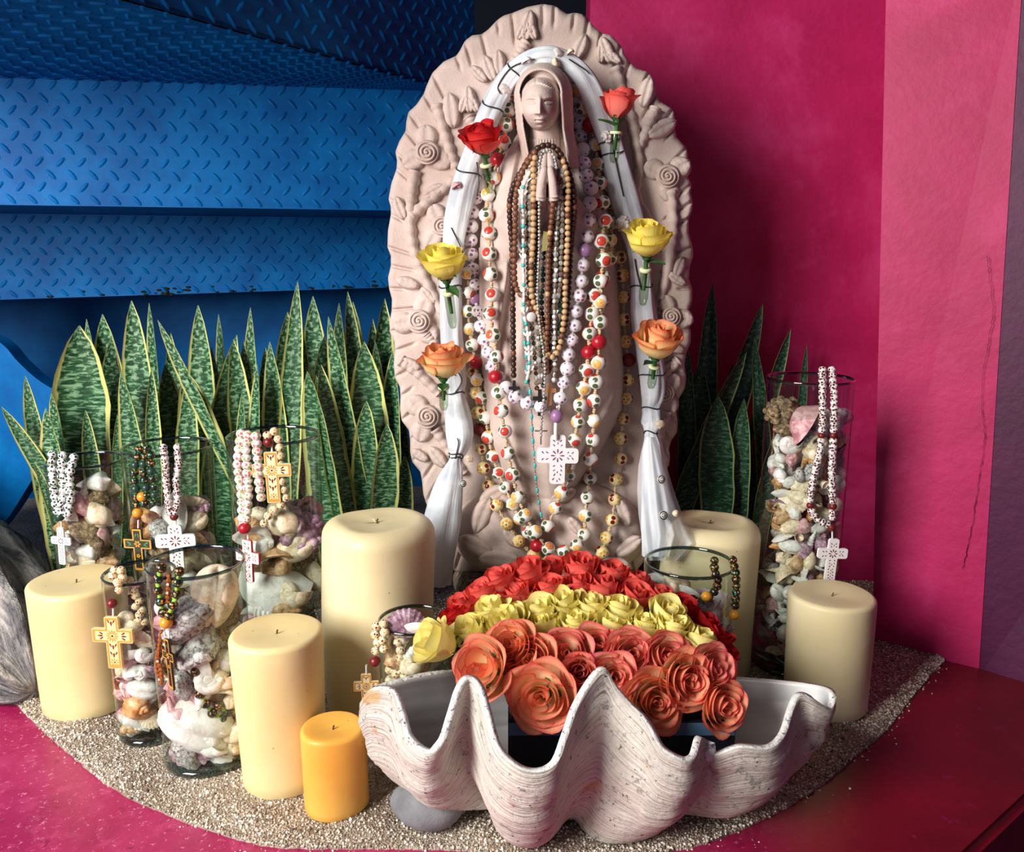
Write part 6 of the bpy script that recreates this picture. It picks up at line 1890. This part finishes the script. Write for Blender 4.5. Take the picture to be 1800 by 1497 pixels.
# -------------------------------------------------- rosaries hung over the vases
def vase_pt(key, px, py, lift, inside=False):
    o, c, r, H, tp = VASES[key]
    Y = c.y
    for _ in range(6):
        p_ = P(px, py, Y)
        rz = r * (tp + (1 - tp) * min(max(p_.z / H, 0), 1))
        if inside:
            rz -= lift + .004
        else:
            rz += lift
        dx = max(-rz * .97, min(rz * .97, p_.x - c.x))
        Y = c.y - math.sqrt(max(rz * rz - dx * dx, 0))
    return P(px, py, Y)
def vase_rosary(key, label, paths, step, r_px, mats, kinds, cord, knot=None, knot_r=.004, seed=0, extra_beads=(), crosses=(), inside=()):
    o, c, r, H, tp = VASES[key]
    m = pxm(c)
    rr_ = r_px * m
    ob = None
    for k, path in enumerate(paths):
        sp_ = resample(spline(path, 14 * len(path)), step)
        ins = k in inside
        pts = [vase_pt(key, x, y, rr_ * 1.02, ins) for x, y in sp_]
        if ob is None:
            ob = thing('rosary', label, 'rosary', (pts[0].x, pts[0].y, min(p.z for p in pts)), group='rosaries hung over the glass vases')
        cord_part(ob, pts, .0010, cord)
        beads_at(ob, pts, rr_, mats, kinds, knot, knot_r, seed=seed + k)
    for px, py, s_, mt in extra_beads:
        p_ = vase_pt(key, px, py, s_ * m)
        link('bead', bead_mesh(mt, 'ball'), ob, p_ - ob.location, None, s_ * m)
    for px, py, w_px, ratio, style, roll, yaw, up, aw in crosses:
        p_ = vase_pt(key, px, py, .010)
        cord_part(ob, [vase_pt(key, px, py - w_px * ratio * up - 14, .006), vase_pt(key, px, py - w_px * ratio * up + 4, .008)], .0018, 'cord_white', 'cord_loop')
        cross(ob, p_, w_px * m, ratio, style, roll, yaw, up_f=up, aw_f=aw)
    return ob
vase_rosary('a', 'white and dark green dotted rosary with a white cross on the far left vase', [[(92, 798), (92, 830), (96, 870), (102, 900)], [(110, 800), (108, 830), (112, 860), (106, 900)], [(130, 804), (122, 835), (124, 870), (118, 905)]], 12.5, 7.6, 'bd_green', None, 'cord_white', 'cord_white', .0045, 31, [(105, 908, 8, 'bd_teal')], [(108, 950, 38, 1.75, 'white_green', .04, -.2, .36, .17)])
vase_rosary('b', 'black and orange beaded rosary with a black and gold cross', [[(245, 790), (238, 815), (236, 840), (240, 870), (240, 895)], [(258, 788), (252, 815), (254, 845), (258, 868), (250, 896)], [(265, 800), (266, 830), (272, 860), (268, 888)]], 14, 7.4, ['bd_black', 'bd_black', 'bd_teal'], None, 'cord_green', 'cord_green', .0045, 34, [(242, 901, 9, 'bd_amber'), (250, 873, 9, 'bd_amber')], [(243, 955, 52, 1.45, 'dark', 0, -.15, .36, .17)])
vase_rosary('b', 'white and maroon dotted rosary with a white and maroon cross', [[(287, 786), (291, 815), (292, 845), (296, 880), (300, 902)], [(312, 786), (314, 815), (310, 845), (312, 880), (306, 902)]], 9.6, 6.6, 'bd_brown', None, 'cord_white', 'cord_white', .004, 36, [(306, 908, 7, 'bd_maroon')], [(309, 950, 66, 1.25, 'white_maroon', 0, .1, .34, .17)])
vase_rosary('c', 'pink green and white dotted rosary with a red edged white cross', [[(424, 762), (420, 790), (418, 820), (424, 860), (426, 900), (428, 925)], [(436, 764), (432, 790), (434, 820), (436, 860), (434, 900), (432, 930)], [(450, 766), (452, 790), (454, 815), (456, 850), (460, 880)]], 13.5, 8.4, 'bd_pink', None, 'cord_white', 'cord_white', .0048, 38, [(430, 928, 11, 'bd_red')], [(436, 978, 50, 1.5, 'white_red', .02, -.45, .40, .19)])
vase_rosary('c', 'cream and maroon dotted rosary with a cream daisy cross', [[(482, 758), (490, 775), (492, 800), (492, 830), (498, 858), (502, 875), (490, 890), (476, 900), (464, 920)], [(470, 765), (472, 778)]], 15, 7.6, 'bd_cream', None, 'cord_white', 'cord_white', .0045, 41, [(472, 777, 9, 'bd_maroon')], [(478, 826, 64, 1.36, 'cream', -.02, .05, .36, .17)])
vase_rosary('d', 'cream and maroon dotted rosary with a peach daisy cross on the slim vase', [[(206, 1022), (196, 1006), (210, 1000), (216, 1012), (206, 1030), (214, 1040)], [(228, 1020), (240, 1030), (232, 1042), (246, 1052), (238, 1065), (252, 1075), (240, 1085), (255, 1092), (222, 1095), (230, 1105)]], 13, 7.4, 'bd_cream', None, 'cord_white', 'cord_white', .0045, 43, [(197, 1060, 9, 'bd_maroon')], [(199, 1116, 72, 1.30, 'peach', 0, -.1, .36, .17)], inside=(1,))
vase_rosary('e', 'dark olive rosary with a black and gold cross on the front vase', [[(284, 998), (278, 1020), (280, 1045), (286, 1070), (291, 1090)], [(316, 1004), (312, 1025), (310, 1045), (302, 1068), (293, 1092)], [(344, 1180), (348, 1200), (352, 1220), (362, 1238), (372, 1252), (390, 1262), (408, 1270)], [(384, 1240), (400, 1250), (414, 1262)]], 20, 8.8, ['bd_olive', 'bd_black'], None, 'cord_green', 'cord_green', .0058, 46, [(292, 1094, 11, 'bd_amber')], [(297, 1152, 40, 2.3, 'dark', -.05, -.75, .34, .20)], inside=(2, 3))
o_ = vase_rosary('e', 'copper seed bead tassel strand beside the black and gold cross', [[(297, 1012), (296, 1040), (294, 1062)], [(284, 1110), (280, 1140), (278, 1160), (284, 1180), (284, 1205)], [(278, 1150), (276, 1170), (282, 1196)]], 7.5, 4.6, 'bd_orange', 'facet', 'cord_dark', None, .003, 52)
vase_rosary('f', 'cream and brown dotted rosary on the small vase by the clam shell', [[(662, 1100), (660, 1115), (664, 1130), (660, 1145), (666, 1152)], [(674, 1096), (676, 1112), (672, 1128), (676, 1142)], [(690, 1100), (698, 1116), (700, 1134), (706, 1150), (696, 1164), (684, 1172), (690, 1184), (704, 1180), (718, 1174), (730, 1172), (742, 1166), (722, 1184), (700, 1192)]], 15, 8.2, 'bd_cream', None, 'cord_white', 'cord_white', .0048, 54, [(659, 1162, 10, 'bd_maroon')], [(644, 1205, 44, 1.3, 'cream', 0, .1, .4, .2)], inside=(2,))
vase_rosary('g', 'dark olive rosary with amber beads over the rim behind the roses', [[(1256, 985), (1256, 1004), (1262, 1020), (1258, 1036), (1246, 1048), (1230, 1056), (1216, 1050), (1206, 1052)], [(1288, 984), (1292, 1000), (1294, 1020), (1294, 1040), (1293, 1060), (1292, 1075)]], 11.5, 7.6, ['bd_olive', 'bd_olive', 'bd_black'], None, 'cord_green', 'cord_green', .0050, 57, [(1242, 1048, 9, 'bd_amber'), (1291, 1080, 9, 'bd_amber')], inside=(0,))
vase_rosary('h', 'white and maroon dotted rosary with a white cross on the tall vase', [[(1446, 650), (1446, 690), (1446, 730), (1444, 770), (1440, 800), (1430, 840), (1424, 880), (1430, 905), (1446, 918), (1458, 922)], [(1462, 650), (1466, 690), (1466, 740), (1464, 790), (1462, 840), (1464, 890), (1462, 915)]], 9.6, 6.8, ['bd_brown'] * 12 + ['bd_maroon'], None, 'cord_white', 'cord_white', .004, 60, [(1461, 926, 8, 'bd_maroon')], [(1463, 972, 54, 1.45, 'white_maroon', .05, .1, .34, .17)])

# ================================================================== TULLE GARLAND
GP = [(757, 1022, 66), (764, 990, 68), (772, 950, 66), (780, 905, 60), (788, 860, 48), (796, 825, 32), (800, 806, 20), (804, 790, 34), (807, 765, 46), (804, 735, 44), (800, 708, 38), (800, 690, 30), (800, 670, 38), (797, 630, 38), (794, 590, 36), (793, 540, 36), (792, 490, 37), (797, 440, 37), (803, 390, 40), (813, 340, 42), (826, 295, 42), (842, 248, 40), (858, 205, 38),
      (877, 165, 36), (902, 128, 33), (935, 104, 30), (968, 98, 30), (1002, 112, 30), (1030, 142, 34), (1048, 180, 38), (1062, 220, 40), (1076, 262, 38), (1088, 310, 44), (1102, 358, 46), (1116, 408, 42), (1124, 450, 36), (1128, 500, 36), (1131, 550, 42), (1137, 600, 42), (1145, 650, 44), (1147, 690, 42), (1144, 714, 30), (1146, 730, 30), (1146, 746, 34), (1144, 762, 22), (1147, 785, 34), (1150, 830, 42), (1150, 880, 46), (1152, 930, 50), (1156, 972, 54)]
gar = thing('garland', 'white tulle garland arched over the veiled head and tied down both sides', 'garland', (P(955, 1000, 1.62).x, 1.62, P(955, 1010, 1.62).z))
gs_ = spline(GP, 300)
gy_ = []
for x, y, w in gs_:
    lift = .038 if y > 150 else .05
    lift += .075 * np.clip((880 - y) / 60, 0, 1) * np.clip((y - 840) / 40, 0, 1)
    Yv = YP - max(float(h_smooth(x, y)) * .6, 0) - lift
    if y < 260: Yv -= .05 * np.clip((260 - y) / 120, 0, 1)
    if y > 700: Yv -= .05 * np.clip((y - 700) / 200, 0, 1)
    gy_.append(Yv)
gy_ = np.convolve(np.pad(gy_, 14, mode='edge'), np.ones(29) / 29, mode='valid')
cen = np.array([tuple(P(x, y, Yv)) for (x, y, w), Yv in zip(gs_, gy_)])
rad_ = np.array([w / 2 * pxm(Vector(c)) for (x, y, w), c in zip(gs_, cen)])
nC = 28
tp_, fr_ = tube_pts(cen, rad_, nC, .62, side=(0, 1, 0))
phi = np.linspace(0, 2 * PI, nC, endpoint=False)
ii = np.arange(300)[:, None]
fold = 1 + .10 * np.sin(5 * phi[None] + .09 * ii + 1.3 * np.sin(ii * .05)) + .06 * np.sin(9 * phi[None] - .13 * ii) + .03 * np.sin(3 * phi[None] + ii * .31)
tp_ = cen[:, None] + (tp_ - cen[:, None]) * fold[..., None]
mb_pts = tp_ - np.array(gar.location)
link('tulle', grid_mesh('tulle', mb_pts, [M['tulle']], cv=True), gar)
# sheer outer layer of the right tail
def sheer(name, rows, Y0, fan, seed):
    n, m = len(rows), 26
    pts = np.zeros((n, m, 3))
    for i, (y, xl, xr) in enumerate(rows):
        for j in range(m):
            f = j / (m - 1)
            x = xl + (xr - xl) * f
            pts[i, j] = P(x, y, Y0 + fan * i / n - .016 * math.sin(f * 5 * PI + seed) * (i / n) - .02 * math.sin(f * PI))
    link(name, grid_mesh(name, pts - np.array(gar.location), [M['sheer']]), gar)
sheer('sheer_layer', [(768, 1136, 1152), (790, 1128, 1162), (820, 1122, 1172), (860, 1120, 1184), (900, 1122, 1198), (930, 1126, 1214), (955, 1130, 1230), (972, 1136, 1212), (985, 1142, 1196)], 1.60, -.01, .4)
sheer('sheer_layer', [(768, 1138, 1150), (800, 1136, 1160), (850, 1134, 1176), (900, 1134, 1188), (940, 1136, 1200), (978, 1140, 1186)], 1.585, -.01, 2.0)
# wire ties
def tie(idx, extra=1.08, tail=None):
    c = cen[idx]; a, b = fr_[idx]
    n = 22
    ring = [c + extra * rad_[idx] * (math.cos(t_) * a + .70 * math.sin(t_) * b) + np.array((0, 0, .003 * math.sin(t_ * 2))) for t_ in np.linspace(0, 2 * PI, n)]
    q_, _ = tube_pts(ring, .0014, 6)
    link('wire_tie', grid_mesh('wire_tie', q_ - np.array(gar.location), [M['wire']], cv=True), gar)
def nearest(x, y):
    return int(np.argmin((gs_[:, 0] - x) ** 2 + (gs_[:, 1] - y) ** 2))
for x, y in ((800, 806), (799, 800), (800, 690), (793, 505), (826, 300), (868, 185), (905, 126), (1070, 245), (1078, 268), (1128, 505), (1144, 716), (1144, 762), (1142, 655)):
    tie(nearest(x, y))
for pth in ([(838, 285), (842, 320), (838, 345)], [(1078, 262), (1088, 310), (1096, 345)], [(793, 400), (812, 440), (816, 470)], [(800, 806), (806, 780), (804, 770)], [(1128, 510), (1120, 480), (1116, 455)], [(880, 165), (876, 150), (900, 118), (940, 104)], [(1000, 104), (1028, 122), (1036, 130)], [(800, 690), (812, 670), (806, 655)]):
    pts = []
    for x, y in spline(pth, 16):
        k = nearest(x, y)
        pts.append(P(x, y, cen[k][1] - rad_[k] * .72))
    q_, _ = tube_pts(pts, .0012, 5)
    link('wire', grid_mesh('wire', q_ - np.array(gar.location), [M['wire']], cv=True), gar)
# little shells tied to the garland
for x, y, kd, mt, s_, lb in ((982, 92, 'scallop', 'sh_white', 11, 'small white shell at the top right of the garland arch'), (1003, 91, 'murex', 'sh_cream', 9, 'small cream shell at the very top of the garland'), (976, 112, 'snail', 'sh_cream', 11, 'small cream shell under the garland arch'),
        (925, 106, 'murex', 'sh_white', 11, 'small white shell at the top left of the garland arch'), (888, 156, 'scallop', 'sh_white', 12, 'fan-shaped white shell above the crimson rose'), (803, 326, 'murex', 'sh_pink', 12, 'small pinkish shell below the crimson rose'), (1097, 394, 'cluster', 'sh_white', 18, 'white knobbly shell beside the right yellow rose'),
        (1066, 240, 'cluster', 'sh_white', 12, 'white knobbly shell under the red rosebud'), (1161, 746, 'scallop', 'sh_cream', 11, 'cream shell tied by the lower right wire'), (1186, 902, 'cone', 'sh_cream', 11, 'cream cone shell on the sheer right tail'), (1159, 842, 'cone', 'sh_stripe', 14, 'upper striped shell on the right tail'),
        (1163, 906, 'cone', 'sh_stripe', 15, 'lower striped shell on the right tail'), (812, 850, 'cone', 'sh_stripe', 12, 'striped shell at the edge of the left tail'), (826, 806, 'scallop', 'sh_cream', 9, 'tiny cream shell by the left knot')):
    k = nearest(x, y)
    dx = abs(x - gs_[k, 0]) / (gs_[k, 2] / 2)
    Yg = cen[k][1] - rad_[k] * .62 * math.sqrt(max(1 - min(dx, 1) ** 2, 0)) - .004
    if x > 1150 and y > 780: Yg = 1.552
    p_ = P(x, y, Yg)
    seashell(kd, mt, p_, s_ * pxm(p_), E(70, 10 + x % 40, y % 60), lb, 'little shells tied to the garland')
